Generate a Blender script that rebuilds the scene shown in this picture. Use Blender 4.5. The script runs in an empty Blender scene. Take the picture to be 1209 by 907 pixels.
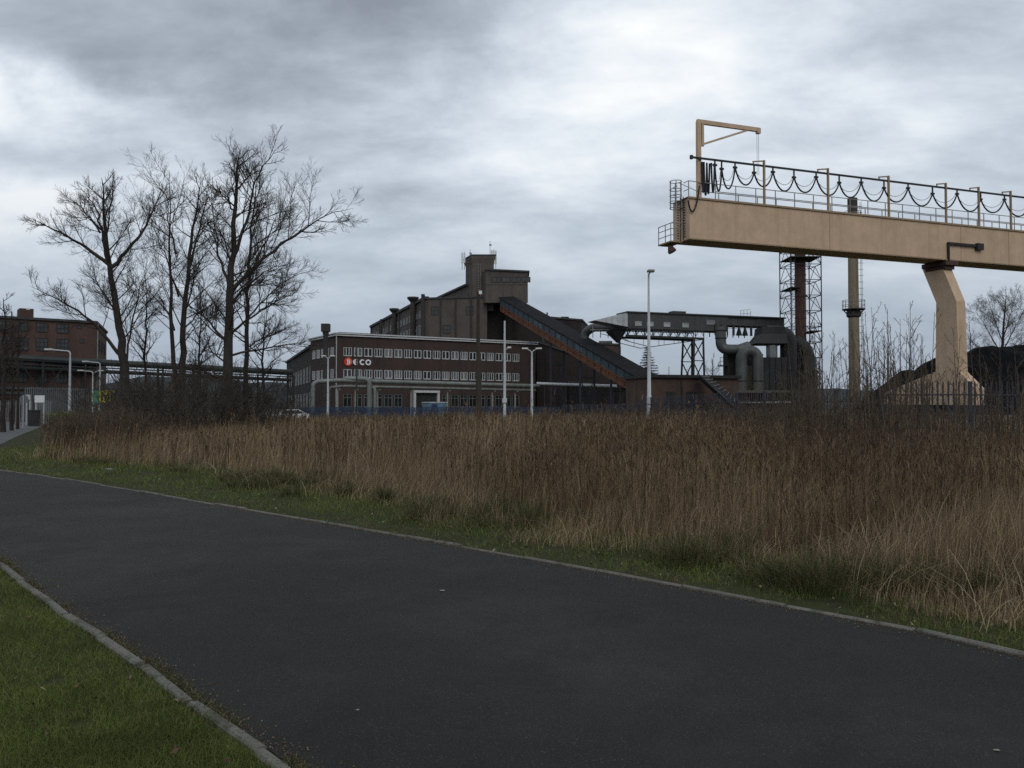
import bpy, math, random
import numpy as np
from mathutils import Vector, Matrix

random.seed(7)
RNG = np.random.default_rng(11)
SC = bpy.context.scene
COL = SC.collection
R = math.radians
EYE = 1.6
FPX = 1000.0
CX, CY = 604.5, 453.5
PITCH = math.atan(28.5 / FPX)

# ------------------------------------------------------------------ measuring helpers
def kx(px, py=482.0):
    b = -(py - CY) / FPX
    return (px - CX) / FPX / (math.cos(PITCH) - b * math.sin(PITCH))
def kz(py):
    b = -(py - CY) / FPX
    return (b * math.cos(PITCH) + math.sin(PITCH)) / (math.cos(PITCH) - b * math.sin(PITCH))
def A(px, py, D):
    return Vector((kx(px, py) * D, D, EYE + kz(py) * D))
def Zh(py, D):
    return EYE + kz(py) * D
def G(px, py):
    D = -EYE / kz(py)
    return Vector((kx(px, py) * D, D, 0.0))

# ------------------------------------------------------------------ materials
def new_mat(name):
    m = bpy.data.materials.new(name); m.use_nodes = True
    nt = m.node_tree
    return m, nt, nt.nodes['Principled BSDF']
def N(nt, t, **kw):
    n = nt.nodes.new(t)
    for k, v in kw.items():
        setattr(n, k, v)
    return n
def noise(nt, vec, scale, detail=4, rough=.55, dist=0.0):
    n = N(nt, 'ShaderNodeTexNoise'); n.inputs['Scale'].default_value = scale
    n.inputs['Detail'].default_value = detail; n.inputs['Roughness'].default_value = rough
    n.inputs['Distortion'].default_value = dist
    if vec is not None: nt.links.new(vec, n.inputs['Vector'])
    return n.outputs['Fac']
def ramp(nt, fac, stops):
    r = N(nt, 'ShaderNodeValToRGB'); cr = r.color_ramp
    while len(cr.elements) < len(stops): cr.elements.new(.5)
    for e, (p, c) in zip(cr.elements, stops):
        e.position = p; e.color = (*c, 1) if len(c) == 3 else c
    nt.links.new(fac, r.inputs['Fac'])
    return r.outputs['Color']
def mixc(nt, fac, a, b, mode='MIX'):
    m = N(nt, 'ShaderNodeMix', data_type='RGBA', blend_type=mode)
    for s, v in ((m.inputs[0], fac), (m.inputs[6], a), (m.inputs[7], b)):
        if hasattr(v, 'links') or hasattr(v, 'is_linked'): nt.links.new(v, s)
        elif isinstance(v, (tuple, list)): s.default_value = (*v, 1)
        else: s.default_value = v
    return m.outputs[2]
def maprange(nt, v, a, b, c=0., d=1., smooth=False):
    n = N(nt, 'ShaderNodeMapRange'); n.interpolation_type = 'SMOOTHSTEP' if smooth else 'LINEAR'
    nt.links.new(v, n.inputs[0])
    for i, x in zip((1, 2, 3, 4), (a, b, c, d)): n.inputs[i].default_value = x
    return n.outputs[0]
def pos(nt, scale=(1, 1, 1)):
    g = N(nt, 'ShaderNodeNewGeometry')
    m = N(nt, 'ShaderNodeMapping'); m.inputs['Scale'].default_value = scale
    nt.links.new(g.outputs['Position'], m.inputs['Vector'])
    return m.outputs['Vector']
def bump(nt, bsdf, h, strength=.3, dist=.02):
    b = N(nt, 'ShaderNodeBump'); b.inputs['Strength'].default_value = strength
    b.inputs['Distance'].default_value = dist
    nt.links.new(h, b.inputs['Height']); nt.links.new(b.outputs['Normal'], bsdf.inputs['Normal'])

def mat_mottle(name, c1, c2, scale=.5, rough=.85, metal=0., streak=None, fine=6., spec=.3, rust=None, rust_at=.62):
    """two tones mixed by noise, optional vertical streaks and rust blotches"""
    m, nt, b = new_mat(name)
    f = noise(nt, pos(nt), scale, 6, .65)
    col = ramp(nt, f, [(.32, c1), (.68, c2)])
    f2 = noise(nt, pos(nt), fine, 3, .6)
    col = mixc(nt, maprange(nt, f2, .3, .7, 0., .45), col, tuple(x * .62 for x in c1))
    if streak:
        s = noise(nt, pos(nt, (1.6, 1.6, .07)), 1.0, 5, .7)
        col = mixc(nt, maprange(nt, s, .48, .72, 0., .75), col, streak)
    if rust:
        s = noise(nt, pos(nt, (1.1, 1.1, .35)), 1.3, 7, .72)
        col = mixc(nt, maprange(nt, s, rust_at, rust_at + .08, 0., .9), col, rust)
    nt.links.new(col, b.inputs['Base Color'])
    b.inputs['Roughness'].default_value = rough; b.inputs['Metallic'].default_value = metal
    b.inputs['Specular IOR Level'].default_value = spec
    return m
def mat_brick(name, c1, c2, mortar, soot, dirx=(1, 0), scale=1.0):
    m, nt, b = new_mat(name)
    g = N(nt, 'ShaderNodeNewGeometry')
    # wall coordinate: horizontal distance along the wall, height
    cr = N(nt, 'ShaderNodeVectorMath', operation='CROSS_PRODUCT'); cr.inputs[0].default_value = (0, 0, 1)
    nt.links.new(g.outputs['True Normal'], cr.inputs[1])
    dt = N(nt, 'ShaderNodeVectorMath', operation='DOT_PRODUCT')
    nt.links.new(g.outputs['Position'], dt.inputs[0]); nt.links.new(cr.outputs[0], dt.inputs[1])
    sp = N(nt, 'ShaderNodeSeparateXYZ'); nt.links.new(g.outputs['Position'], sp.inputs[0])
    cb = N(nt, 'ShaderNodeCombineXYZ'); nt.links.new(dt.outputs['Value'], cb.inputs[0]); nt.links.new(sp.outputs[2], cb.inputs[1])
    bt = N(nt, 'ShaderNodeTexBrick'); nt.links.new(cb.outputs[0], bt.inputs['Vector'])
    bt.inputs['Scale'].default_value = 1.0
    bt.inputs['Brick Width'].default_value = .25 * scale; bt.inputs['Row Height'].default_value = .075 * scale
    bt.inputs['Mortar Size'].default_value = .008 * scale
    bt.inputs['Color1'].default_value = (*c1, 1); bt.inputs['Color2'].default_value = (*c2, 1); bt.inputs['Mortar'].default_value = (*mortar, 1)
    col = bt.outputs['Color']
    f = noise(nt, pos(nt), .22, 6, .68)
    col = mixc(nt, maprange(nt, f, .38, .66, 0., .65), col, soot)
    s = noise(nt, pos(nt, (1.3, 1.3, .1)), .8, 5, .7)
    col = mixc(nt, maprange(nt, s, .5, .74, 0., .6), col, tuple(x * .6 for x in soot))
    s2 = noise(nt, pos(nt, (1., 1., .6)), .55, 6, .75)
    col = mixc(nt, maprange(nt, s2, .6, .75, 0., .5), col, tuple(x * 1.7 for x in c2))
    nt.links.new(col, b.inputs['Base Color']); b.inputs['Roughness'].default_value = .9
    b.inputs['Specular IOR Level'].default_value = .2
    return m
def mat_blades(name, stops, rough=.7, patch=None, trans=0.):
    """one colour per blade, drifting from patch to patch"""
    m, nt, b = new_mat(name)
    g = N(nt, 'ShaderNodeNewGeometry')
    col = ramp(nt, g.outputs['Random Per Island'], stops)
    if patch:
        f = noise(nt, pos(nt, (1, 1, 0)), patch[0], 5, .65)
        col = mixc(nt, maprange(nt, f, .44, .64, 0., .75), col, patch[1], patch[2] if len(patch) > 2 else 'MIX')
    nt.links.new(col, b.inputs['Base Color']); b.inputs['Roughness'].default_value = rough
    b.inputs['Specular IOR Level'].default_value = .15
    if trans:
        tr = N(nt, 'ShaderNodeBsdfTranslucent'); nt.links.new(col, tr.inputs[0])
        mx = N(nt, 'ShaderNodeMixShader'); mx.inputs[0].default_value = trans
        nt.links.new(b.outputs[0], mx.inputs[1]); nt.links.new(tr.outputs[0], mx.inputs[2])
        nt.links.new(mx.outputs[0], nt.nodes['Material Output'].inputs['Surface'])
    return m

M = {}
M['beige'] = mat_mottle('beige_paint', (.53, .375, .252), (.60, .428, .292), .35, .55, streak=(.38, .275, .175), fine=1.2, rust=(.17, .075, .035), rust_at=.70)
M['beige_dull'] = mat_mottle('beige_dull', (.30, .215, .135), (.38, .275, .17), .6, .65, streak=(.21, .155, .105), fine=5, rust=(.13, .06, .03), rust_at=.66)
M['rail_grey'] = mat_mottle('rail_grey', (.22, .21, .20), (.32, .30, .28), 2., .6)
M['dark_steel'] = mat_mottle('dark_steel', (.018, .019, .02), (.04, .039, .038), 1.2, .7)
M['rubber'] = mat_mottle('rubber_cable', (.008, .009, .013), (.016, .017, .022), 3., .55)
M['blue_steel'] = mat_mottle('blue_steel', (.014, .021, .038), (.021, .030, .052), 1.5, .55, spec=.4)
M['blue_bright'] = mat_mottle('blue_bright', (.014, .034, .075), (.024, .052, .11), 1.0, .55, spec=.4)
M['light_blue'] = mat_mottle('light_blue', (.10, .19, .28), (.14, .24, .33), .8, .5, streak=(.08, .12, .17))
M['panel_light'] = mat_mottle('panel_light', (.06, .085, .105), (.10, .13, .155), .8, .5)
M['office_brick'] = mat_brick('office_brick', (.060, .036, .033), (.075, .045, .040), (.07, .06, .056), (.040, .030, .029))
M['tower_brick'] = mat_brick('tower_brick', (.095, .079, .070), (.118, .098, .086), (.110, .102, .094), (.058, .052, .049))
M['cap_brick'] = mat_brick('cap_brick', (.12, .10, .09), (.15, .125, .11), (.13, .12, .11), (.085, .074, .068))
M['dark_brick'] = mat_brick('dark_brick', (.030, .025, .023), (.042, .034, .031), (.042, .039, .037), (.018, .017, .017))
M['red_brick'] = mat_brick('red_brick', (.088, .047, .038), (.11, .060, .048), (.09, .078, .07), (.050, .037, .034))
M['orange_brick'] = mat_brick('orange_brick', (.095, .055, .043), (.12, .068, .052), (.10, .085, .075), (.045, .036, .032))
M['white_trim'] = mat_mottle('white_trim', (.52, .53, .53), (.62, .63, .63), 1.5, .55, streak=(.42, .42, .41))
M['white_frame'] = mat_mottle('white_frame', (.46, .48, .48), (.55, .56, .56), 2.5, .5)
M['white_plain'] = mat_mottle('white_plain', (.68, .69, .69), (.78, .78, .78), 2., .5)
M['galv'] = mat_mottle('galvanised', (.42, .44, .46), (.54, .56, .58), 3., .5, metal=.2, streak=(.33, .34, .35))
M['pale_post'] = mat_mottle('pale_post', (.50, .52, .54), (.64, .66, .68), 1.5, .5, streak=(.36, .37, .38))
M['roof_grey'] = mat_mottle('roof_grey', (.013, .0135, .015), (.020, .0205, .022), .5, .9, spec=.08, streak=(.03, .03, .033))
M['roof_felt'] = mat_mottle('roof_felt', (.05, .05, .052), (.075, .074, .074), .4, .9)
M['rust_orange'] = mat_mottle('rusty_orange', (.125, .055, .032), (.185, .078, .042), .45, .85, streak=(.075, .04, .028), rust=(.05, .032, .026), rust_at=.56)
M['gallery_blue'] = mat_mottle('gallery_blue', (.040, .062, .080), (.070, .098, .118), .6, .6, streak=(.03, .035, .04), rust=(.05, .035, .028), rust_at=.6)
M['duct_grey'] = mat_mottle('duct_grey', (.075, .080, .080), (.125, .132, .130), .5, .55, metal=.3, streak=(.045, .04, .036), rust=(.075, .05, .035), rust_at=.66)
M['duct_light'] = mat_mottle('duct_light', (.17, .18, .19), (.27, .28, .29), .6, .45, metal=.4, streak=(.10, .10, .10))
M['duct_dark'] = mat_mottle('duct_dark', (.022, .024, .027), (.042, .044, .048), .5, .65, metal=.2, streak=(.016, .016, .017), rust=(.045, .03, .022), rust_at=.64)
M['clad_dark'] = mat_mottle('clad_dark', (.050, .053, .056), (.085, .088, .090), .35, .7, streak=(.035, .036, .037), rust=(.07, .05, .04), rust_at=.64)
M['picket'] = mat_mottle('old_picket', (.13, .135, .14), (.20, .205, .21), 1.5, .7, streak=(.08, .08, .08))
M['hood_pale'] = mat_mottle('hood_pale', (.36, .38, .40), (.60, .62, .64), .8, .6, streak=(.2, .2, .2))
M['clad_pale'] = mat_mottle('clad_pale', (.30, .32, .33), (.45, .47, .48), .8, .5, streak=(.18, .18, .17))
M['flue_brown'] = mat_mottle('flue_brown', (.080, .043, .036), (.11, .056, .046), .4, .85, streak=(.035, .028, .026))
M['stack_yellow'] = mat_mottle('stack_yellow', (.185, .155, .108), (.27, .225, .155), .35, .85, streak=(.075, .065, .05), fine=4, rust=(.06, .05, .04), rust_at=.6)
M['stack_dark'] = mat_mottle('stack_dark', (.035, .034, .032), (.065, .06, .055), .8, .85)
M['pipe_lag'] = mat_mottle('pipe_lagging', (.16, .175, .165), (.25, .265, .25), .5, .5, metal=.25, streak=(.10, .10, .092))
M['pipe_white'] = mat_mottle('pipe_white', (.42, .44, .44), (.56, .57, .57), .6, .45, metal=.2)
M['pipe_dark'] = mat_mottle('pipe_dark', (.030, .036, .036), (.05, .058, .056), .6, .6)
M['concrete'] = mat_mottle('concrete', (.085, .081, .071), (.135, .129, .114), 2.5, .92, fine=25)
M['wood'] = mat_mottle('grey_wood', (.045, .036, .028), (.07, .056, .044), 1., .9, streak=(.03, .024, .02))
M['bark'] = mat_mottle('bark', (.028, .023, .020), (.055, .046, .038), 2.5, .95, streak=(.018, .015, .013))
M['twig'] = mat_mottle('twig', (.035, .028, .024), (.060, .048, .040), 1.5, .9)
M['twig_mid'] = mat_mottle('twig_mid', (.050, .040, .033), (.082, .066, .054), 1.5, .9)
M['twig_tan'] = mat_mottle('twig_tan', (.075, .058, .042), (.13, .10, .072), 1.5, .9)
M['twig_birch'] = mat_mottle('twig_birch', (.085, .072, .066), (.13, .11, .10), 1.5, .9)
M['needles'] = mat_blades('needles', [(0, (.015, .024, .016)), (1, (.03, .046, .028))])
M['leaf_bright'] = mat_blades('leaf_bright', [(0, (.10, .17, .035)), (.6, (.16, .26, .06)), (1, (.22, .33, .09))], trans=.2)
M['coal'] = mat_mottle('coal', (.0045, .0045, .005), (.010, .010, .011), .8, .9, fine=9, spec=.05)
M['tyre'] = mat_mottle('tyre', (.012, .012, .012), (.02, .02, .02), 4., .8)
M['car_white'] = mat_mottle('car_white', (.62, .63, .64), (.68, .69, .70), 1., .3, spec=.6)
M['sign_back'] = mat_mottle('sign_back', (.14, .145, .15), (.2, .205, .21), 3., .5, metal=.3)
M['yellow_banner'] = mat_mottle('yellow_banner', (.42, .38, .03), (.50, .44, .05), .8, .6)
M['green_banner'] = mat_mottle('green_banner', (.06, .22, .12), (.10, .30, .17), .8, .6)
M['logo_red'] = mat_mottle('logo_red', (.60, .045, .025), (.66, .06, .03), 2., .5)
M['logo_orange'] = mat_mottle('logo_orange', (.72, .16, .04), (.78, .19, .05), 2., .5)
M['letter_white'] = mat_mottle('letter_white', (.78, .80, .82), (.84, .85, .86), 2., .4)
M['litter'] = mat_mottle('litter', (.20, .18, .15), (.30, .28, .24), 30., .8)
def mat_kerb():
    m, nt, b = new_mat('kerb_concrete')
    p = pos(nt); f = noise(nt, p, 3., 6, .65); g_ = noise(nt, p, 60., 3, .6); mo = noise(nt, p, 5.5, 7, .7)
    col = ramp(nt, f, [(.3, (.105, .100, .088)), (.7, (.195, .187, .166))])
    col = mixc(nt, maprange(nt, g_, .4, .7, 0., .5), col, (.05, .047, .041))
    col = mixc(nt, maprange(nt, mo, .53, .63, 0., .7), col, (.045, .048, .028))
    nt.links.new(col, b.inputs['Base Color']); b.inputs['Roughness'].default_value = .95; b.inputs['Specular IOR Level'].default_value = .1
    bump(nt, b, g_, .5, .005)
    return m
M['kerb'] = mat_kerb()
def mat_glass(name, c, rough=.12):
    m, nt, b = new_mat(name)
    f = noise(nt, pos(nt), .9, 2)
    nt.links.new(ramp(nt, f, [(.35, c), (.65, tuple(x * 2.2 for x in c))]), b.inputs['Base Color'])
    b.inputs['Roughness'].default_value = rough; b.inputs['Specular IOR Level'].default_value = .5
    h = noise(nt, pos(nt), .7, 2); bump(nt, b, h, .12, .05)
    return m
M['glass'] = mat_glass('window_glass', (.010, .012, .014))
M['glass_dusty'] = mat_glass('dusty_glass', (.022, .024, .026), .4)
M['blind'] = mat_glass('blind_behind_glass', (.07, .075, .078), .3)
M['lamp_glass'] = mat_mottle('lamp_glass', (.5, .52, .52), (.6, .62, .62), 2., .3)

def mat_asphalt():
    m, nt, b = new_mat('asphalt')
    p = pos(nt)
    big = noise(nt, p, .28, 6, .62); mid = noise(nt, p, 5., 4, .6); fine = noise(nt, p, 95., 3, .7); grit = noise(nt, p, 330., 2, .6)
    col = ramp(nt, big, [(.34, (.0155, .0147, .0128)), (.5, (.0230, .0220, .0192)), (.64, (.036, .0350, .0310))])
    col = mixc(nt, maprange(nt, mid, .35, .7, 0., .35), col, (.0135, .0127, .0112))
    col = mixc(nt, maprange(nt, fine, .58, .72, 0., .8), col, (.11, .107, .099))
    col = mixc(nt, maprange(nt, grit, .38, .48, .8, 0.), col, (.005, .005, .005))
    damp = noise(nt, p, .9, 6, .62, .6)
    col = mixc(nt, maprange(nt, damp, .54, .62, 0., .32), col, (.0095, .0092, .0085))
    crk = N(nt, 'ShaderNodeTexVoronoi', feature='DISTANCE_TO_EDGE'); crk.inputs['Scale'].default_value = .33
    wv = N(nt, 'ShaderNodeVectorMath', operation='ADD'); nt.links.new(p, wv.inputs[0])
    nz = N(nt, 'ShaderNodeTexNoise'); nz.inputs['Scale'].default_value = 1.7; nz.inputs['Detail'].default_value = 6; nt.links.new(p, nz.inputs['Vector'])
    nt.links.new(nz.outputs['Color'], wv.inputs[1]); nt.links.new(wv.outputs[0], crk.inputs['Vector'])
    gate = maprange(nt, noise(nt, p, .4, 2), .56, .62, 0., 1.)
    ck = N(nt, 'ShaderNodeMath', operation='MULTIPLY'); nt.links.new(maprange(nt, crk.outputs['Distance'], .0, .010, .7, 0.), ck.inputs[0]); nt.links.new(gate, ck.inputs[1])
    col = mixc(nt, ck.outputs[0], col, (.016, .015, .014))
    nt.links.new(col, b.inputs['Base Color']); b.inputs['Roughness'].default_value = .82
    b.inputs['Specular IOR Level'].default_value = .16
    bump(nt, b, fine, .55, .006)
    return m
M['asphalt'] = mat_asphalt()
def mat_ground():
    m, nt, b = new_mat('soil')
    p = pos(nt)
    f = noise(nt, p, .35, 6, .65); g = noise(nt, p, 9., 5, .7)
    col = ramp(nt, f, [(.36, (.034, .044, .014)), (.5, (.042, .046, .019)), (.66, (.050, .040, .024))])
    col = mixc(nt, maprange(nt, g, .42, .66, 0., .7), col, (.024, .020, .014))
    nt.links.new(col, b.inputs['Base Color']); b.inputs['Roughness'].default_value = .95
    b.inputs['Specular IOR Level'].default_value = .1
    bump(nt, b, g, .8, .05)
    return m
M['soil'] = mat_ground()
def mat_hill():
    m, nt, b = new_mat('hazed_hill')
    f = noise(nt, pos(nt), .012, 7, .7)
    nt.links.new(ramp(nt, f, [(.35, (.045, .055, .06)), (.65, (.075, .088, .095))]), b.inputs['Base Color'])  # distance haze is put into the hill colour as blue-grey
    b.inputs['Roughness'].default_value = 1.; b.inputs['Specular IOR Level'].default_value = 0.
    return m
M['hill'] = mat_hill()
M['lawn'] = mat_blades('lawn_blades', [(0, (.075, .108, .021)), (.5, (.124, .165, .036)), (.82, (.17, .195, .052)), (.93, (.15, .13, .055)), (1, (.21, .17, .09))], patch=(.9, (.056, .070, .02)), trans=.25)
M['dry'] = mat_blades('dry_grass', [(0, (.100, .070, .042)), (.4, (.205, .145, .085)), (.75, (.300, .216, .128)), (.93, (.39, .295, .18)), (1, (.56, .47, .33))], patch=(.22, (.125, .082, .053)), trans=.1)
M['pale_dry'] = mat_blades('pale_grass', [(0, (.20, .145, .085)), (.7, (.29, .22, .13)), (1, (.46, .38, .26))], trans=.1)
M['weed'] = mat_blades('dead_weed', [(0, (.042, .028, .017)), (.45, (.100, .066, .040)), (1, (.21, .14, .082))], patch=(.3, (.062, .040, .025)))
M['tuft'] = mat_blades('green_tuft', [(0, (.030, .038, .014)), (.5, (.055, .064, .024)), (.8, (.10, .09, .042)), (1, (.19, .15, .085))], trans=.1)
M['leaf_litter'] = mat_blades('leaf_litter', [(0, (.05, .03, .018)), (.7, (.11, .07, .04)), (1, (.25, .2, .13))])

# ------------------------------------------------------------------ object helpers
WORLD = {}
def wloc(o):
    v = Vector((0, 0, 0))
    while o is not None:
        v += o.location; o = o.parent
    return v
def tag(o, label=None, cat=None, group=None, kind=None):
    if label: o['label'] = label
    if cat: o['category'] = cat
    if group: o['group'] = group
    if kind: o['kind'] = kind
    return o
def thing(name, label, cat, loc=(0, 0, 0), group=None, rz=0):
    o = bpy.data.objects.new(name, None); COL.objects.link(o)
    o.location = loc; o.rotation_euler = (0, 0, rz); o.empty_display_size = .3
    return tag(o, label, cat, group)
def copy_tree(o, parent=None):
    c = o.copy(); COL.objects.link(c); c.parent = parent
    for ch in list(o.children): copy_tree(ch, c)
    return c

class MB:
    """collects shapes (world coordinates) and links them as ONE mesh"""
    def __init__(s, fr=None):
        s.v = []; s.f = []; s.fr = fr
    def add(s, vs, fs):
        n = len(s.v)
        s.v += [s.fr(*v) if s.fr else Vector(v) for v in vs]
        s.f += [[n + i for i in f] for f in fs]
        return s
    def box(s, x0, x1, y0, y1, z0, z1):
        return s.add([(x0, y0, z0), (x1, y0, z0), (x1, y1, z0), (x0, y1, z0), (x0, y0, z1), (x1, y0, z1), (x1, y1, z1), (x0, y1, z1)],
                     [[3, 2, 1, 0], [4, 5, 6, 7], [0, 1, 5, 4], [1, 2, 6, 5], [2, 3, 7, 6], [3, 0, 4, 7]])
    def prism(s, pts, z0, z1):
        """footprint polygon (x, y) raised from z0 to z1 (z1 may be a list)"""
        n = len(pts); zt = z1 if isinstance(z1, (list, tuple)) else [z1] * n
        zb = z0 if isinstance(z0, (list, tuple)) else [z0] * n
        vs = [(p[0], p[1], b) for p, b in zip(pts, zb)] + [(p[0], p[1], t) for p, t in zip(pts, zt)]
        fs = [list(range(n))[::-1], list(range(n, 2 * n))] + [[i, (i + 1) % n, n + (i + 1) % n, n + i] for i in range(n)]
        return s.add(vs, fs)
    def extrude(s, prof, off):
        """closed 3D polygon swept by a vector"""
        n = len(prof); off = Vector(off)
        vs = [Vector(p) for p in prof] + [Vector(p) + off for p in prof]
        fs = [list(range(n))[::-1], list(range(n, 2 * n))] + [[i, (i + 1) % n, n + (i + 1) % n, n + i] for i in range(n)]
        return s.add(vs, fs)
    def bar(s, a, b, w, h=None, up=(0, 0, 1)):
        """rectangular bar between two points"""
        h = h or w; a = Vector(a); b = Vector(b); d = (b - a).normalized(); up = Vector(up)
        if abs(d.dot(up)) > .98: up = Vector((1, 0, 0)) if abs(d.x) < .9 else Vector((0, 1, 0))
        r = d.cross(up).normalized(); u = r.cross(d)
        vs = [p + r * i * w / 2 + u * j * h / 2 for p in (a, b) for i, j in ((-1, -1), (1, -1), (1, 1), (-1, 1))]
        return s.add(vs, [[3, 2, 1, 0], [4, 5, 6, 7], [0, 1, 5, 4], [1, 2, 6, 5], [2, 3, 7, 6], [3, 0, 4, 7]])
    def tube(s, pts, rad, k=8, cap=True):
        pts = [Vector(p) for p in pts]; n = len(pts)
        rad = rad if isinstance(rad, (list, tuple)) else [rad] * n
        t0 = (pts[1] - pts[0]).normalized()
        ref = Vector((0, 0, 1)) if abs(t0.z) < .9 else Vector((1, 0, 0))
        vs = []
        for i, p in enumerate(pts):
            t = (pts[min(i + 1, n - 1)] - pts[max(i - 1, 0)]).normalized()
            r = t.cross(ref)
            if r.length < 1e-4: r = t.cross(Vector((0, 1, .01)))
            r.normalize(); u = r.cross(t).normalized(); ref = u
            vs += [p + (r * math.cos(2 * math.pi * j / k) + u * math.sin(2 * math.pi * j / k)) * rad[i] for j in range(k)]
        fs = [[i * k + j, i * k + (j + 1) % k, (i + 1) * k + (j + 1) % k, (i + 1) * k + j] for i in range(n - 1) for j in range(k)]
        if cap: fs += [list(range(k))[::-1], [(n - 1) * k + j for j in range(k)]]
        return s.add(vs, fs)
    def build(s, name, mat, parent=None, smooth=False, bevel=0):
        me = bpy.data.meshes.new(name)
        base = wloc(parent) if parent is not None else Vector((0, 0, 0))
        me.from_pydata([tuple(v - base) for v in s.v], [], s.f)
        me.materials.append(M[mat] if isinstance(mat, str) else mat)
        if smooth: me.shade_smooth()
        me.update()
        o = bpy.data.objects.new(name, me); COL.objects.link(o); o.parent = parent
        if smooth:
            md = o.modifiers.new('edge', 'EDGE_SPLIT'); md.split_angle = R(40)
        if bevel:
            md = o.modifiers.new('bevel', 'BEVEL'); md.width = bevel; md.segments = 2; md.limit_method = 'ANGLE'
        return o
def np_mesh(name, V, F4=None, F3=None, mat=None, parent=None, smooth=False):
    """fast mesh from numpy arrays"""
    me = bpy.data.meshes.new(name)
    n4 = 0 if F4 is None else len(F4); n3 = 0 if F3 is None else len(F3)
    base = np.array(wloc(parent)) if parent is not None else np.zeros(3)
    V = (V - base).astype(np.float32)
    me.vertices.add(len(V)); me.vertices.foreach_set('co', V.ravel())
    idx = []; starts = []; c = 0
    if n4: idx.append(F4.ravel()); starts.append(np.arange(n4) * 4)
    if n3: idx.append(F3.ravel()); starts.append(n4 * 4 + np.arange(n3) * 3)
    idx = np.concatenate(idx).astype(np.int32); starts = np.concatenate(starts).astype(np.int32)
    me.loops.add(len(idx)); me.loops.foreach_set('vertex_index', idx)
    me.polygons.add(len(starts)); me.polygons.foreach_set('loop_start', starts)
    me.update(calc_edges=True)
    if smooth: me.shade_smooth()
    me.materials.append(M[mat] if isinstance(mat, str) else mat)
    o = bpy.data.objects.new(name, me); COL.objects.link(o); o.parent = parent
    return o
def arc_pts(c, r, a0, a1, ex, ey, n=8):
    c = Vector(c); ex = Vector(ex); ey = Vector(ey)
    return [c + ex * r * math.cos(a0 + (a1 - a0) * i / n) + ey * r * math.sin(a0 + (a1 - a0) * i / n) for i in range(n + 1)]
def rounded(pts, r, n=6):
    """polyline with rounded corners"""
    pts = [Vector(p) for p in pts]; out = [pts[0]]
    for a, b, c in zip(pts, pts[1:], pts[2:]):
        d1 = (a - b); d2 = (c - b); rr = min(r, d1.length * .49, d2.length * .49)
        p1 = b + d1.normalized() * rr; p2 = b + d2.normalized() * rr
        for i in range(n + 1):
            t = i / n
            out.append(p1 * (1 - t) ** 2 + b * 2 * t * (1 - t) + p2 * t * t)
    out.append(pts[-1]); return out
class Frame:
    """upright frame: s along u, v back, z up"""
    def __init__(s, X, D, u, v=None):
        s.o = Vector((X, D, 0)); s.u = Vector((u[0], u[1], 0)).normalized()
        s.w = Vector((v[0], v[1], 0)).normalized() if v else Vector((-s.u.y, s.u.x, 0))
    def __call__(s, a, b, z): return s.o + s.u * a + s.w * b + Vector((0, 0, z))
    def s_at(s, px, off=0.0):
        k = kx(px); o = s.o + s.w * off
        return (k * o.y - o.x) / (s.u.x - k * s.u.y)
    def D_at(s, px, off=0.0):
        return (s.o + s.w * off + s.u * s.s_at(px, off)).y
    @property
    def ang(s): return math.atan2(s.u.y, s.u.x)

# ------------------------------------------------------------------ windows (shared meshes, local x along wall, y back, z up)
WIN = {}
def window_meshes(key, w, h, muls=(.5,), trans=(), fr=.09, mr=.08, frame_mat='white_frame', glass='glass'):
    if key in WIN: return WIN[key]
    m = MB(); d0, d1 = -.04, .10
    m.box(0, fr, d0, d1, 0, h); m.box(w - fr, w, d0, d1, 0, h)
    m.box(fr, w - fr, d0, d1, 0, fr); m.box(fr, w - fr, d0, d1, h - fr, h)
    for t in muls: m.box(w * t - mr / 2, w * t + mr / 2, d0 + .01, d1 - .01, fr, h - fr)
    for t in trans: m.box(fr, w - fr, d0 + .015, d1 - .015, h * t - mr / 2, h * t + mr / 2)
    fm = bpy.data.meshes.new('window'); fm.from_pydata([tuple(v) for v in m.v], [], m.f); fm.materials.append(M[frame_mat])
    g = MB().box(fr * .5, w - fr * .5, .015, .03, fr * .5, h - fr * .5)
    gm = bpy.data.meshes.new('pane'); gm.from_pydata([tuple(v) for v in g.v], [], g.f); gm.materials.append(M[glass])
    bm_ = gm.copy(); bm_.materials.clear(); bm_.materials.append(M['blind']); WIN[key + '+'] = bm_
    WIN[key] = (fm, gm); return WIN[key]
def put_window(key, fr, s, z, parent, off=-.03):
    fm, gm = WIN[key]
    o = bpy.data.objects.new('window', fm); COL.objects.link(o); o.parent = parent
    o.location = fr(s, off, z) - wloc(parent); o.rotation_euler = (0, 0, fr.ang)
    p = bpy.data.objects.new('pane', WIN[key + '+'] if key.startswith('office') and random.random() < .38 else gm); COL.objects.link(p); p.parent = o
    return o

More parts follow.
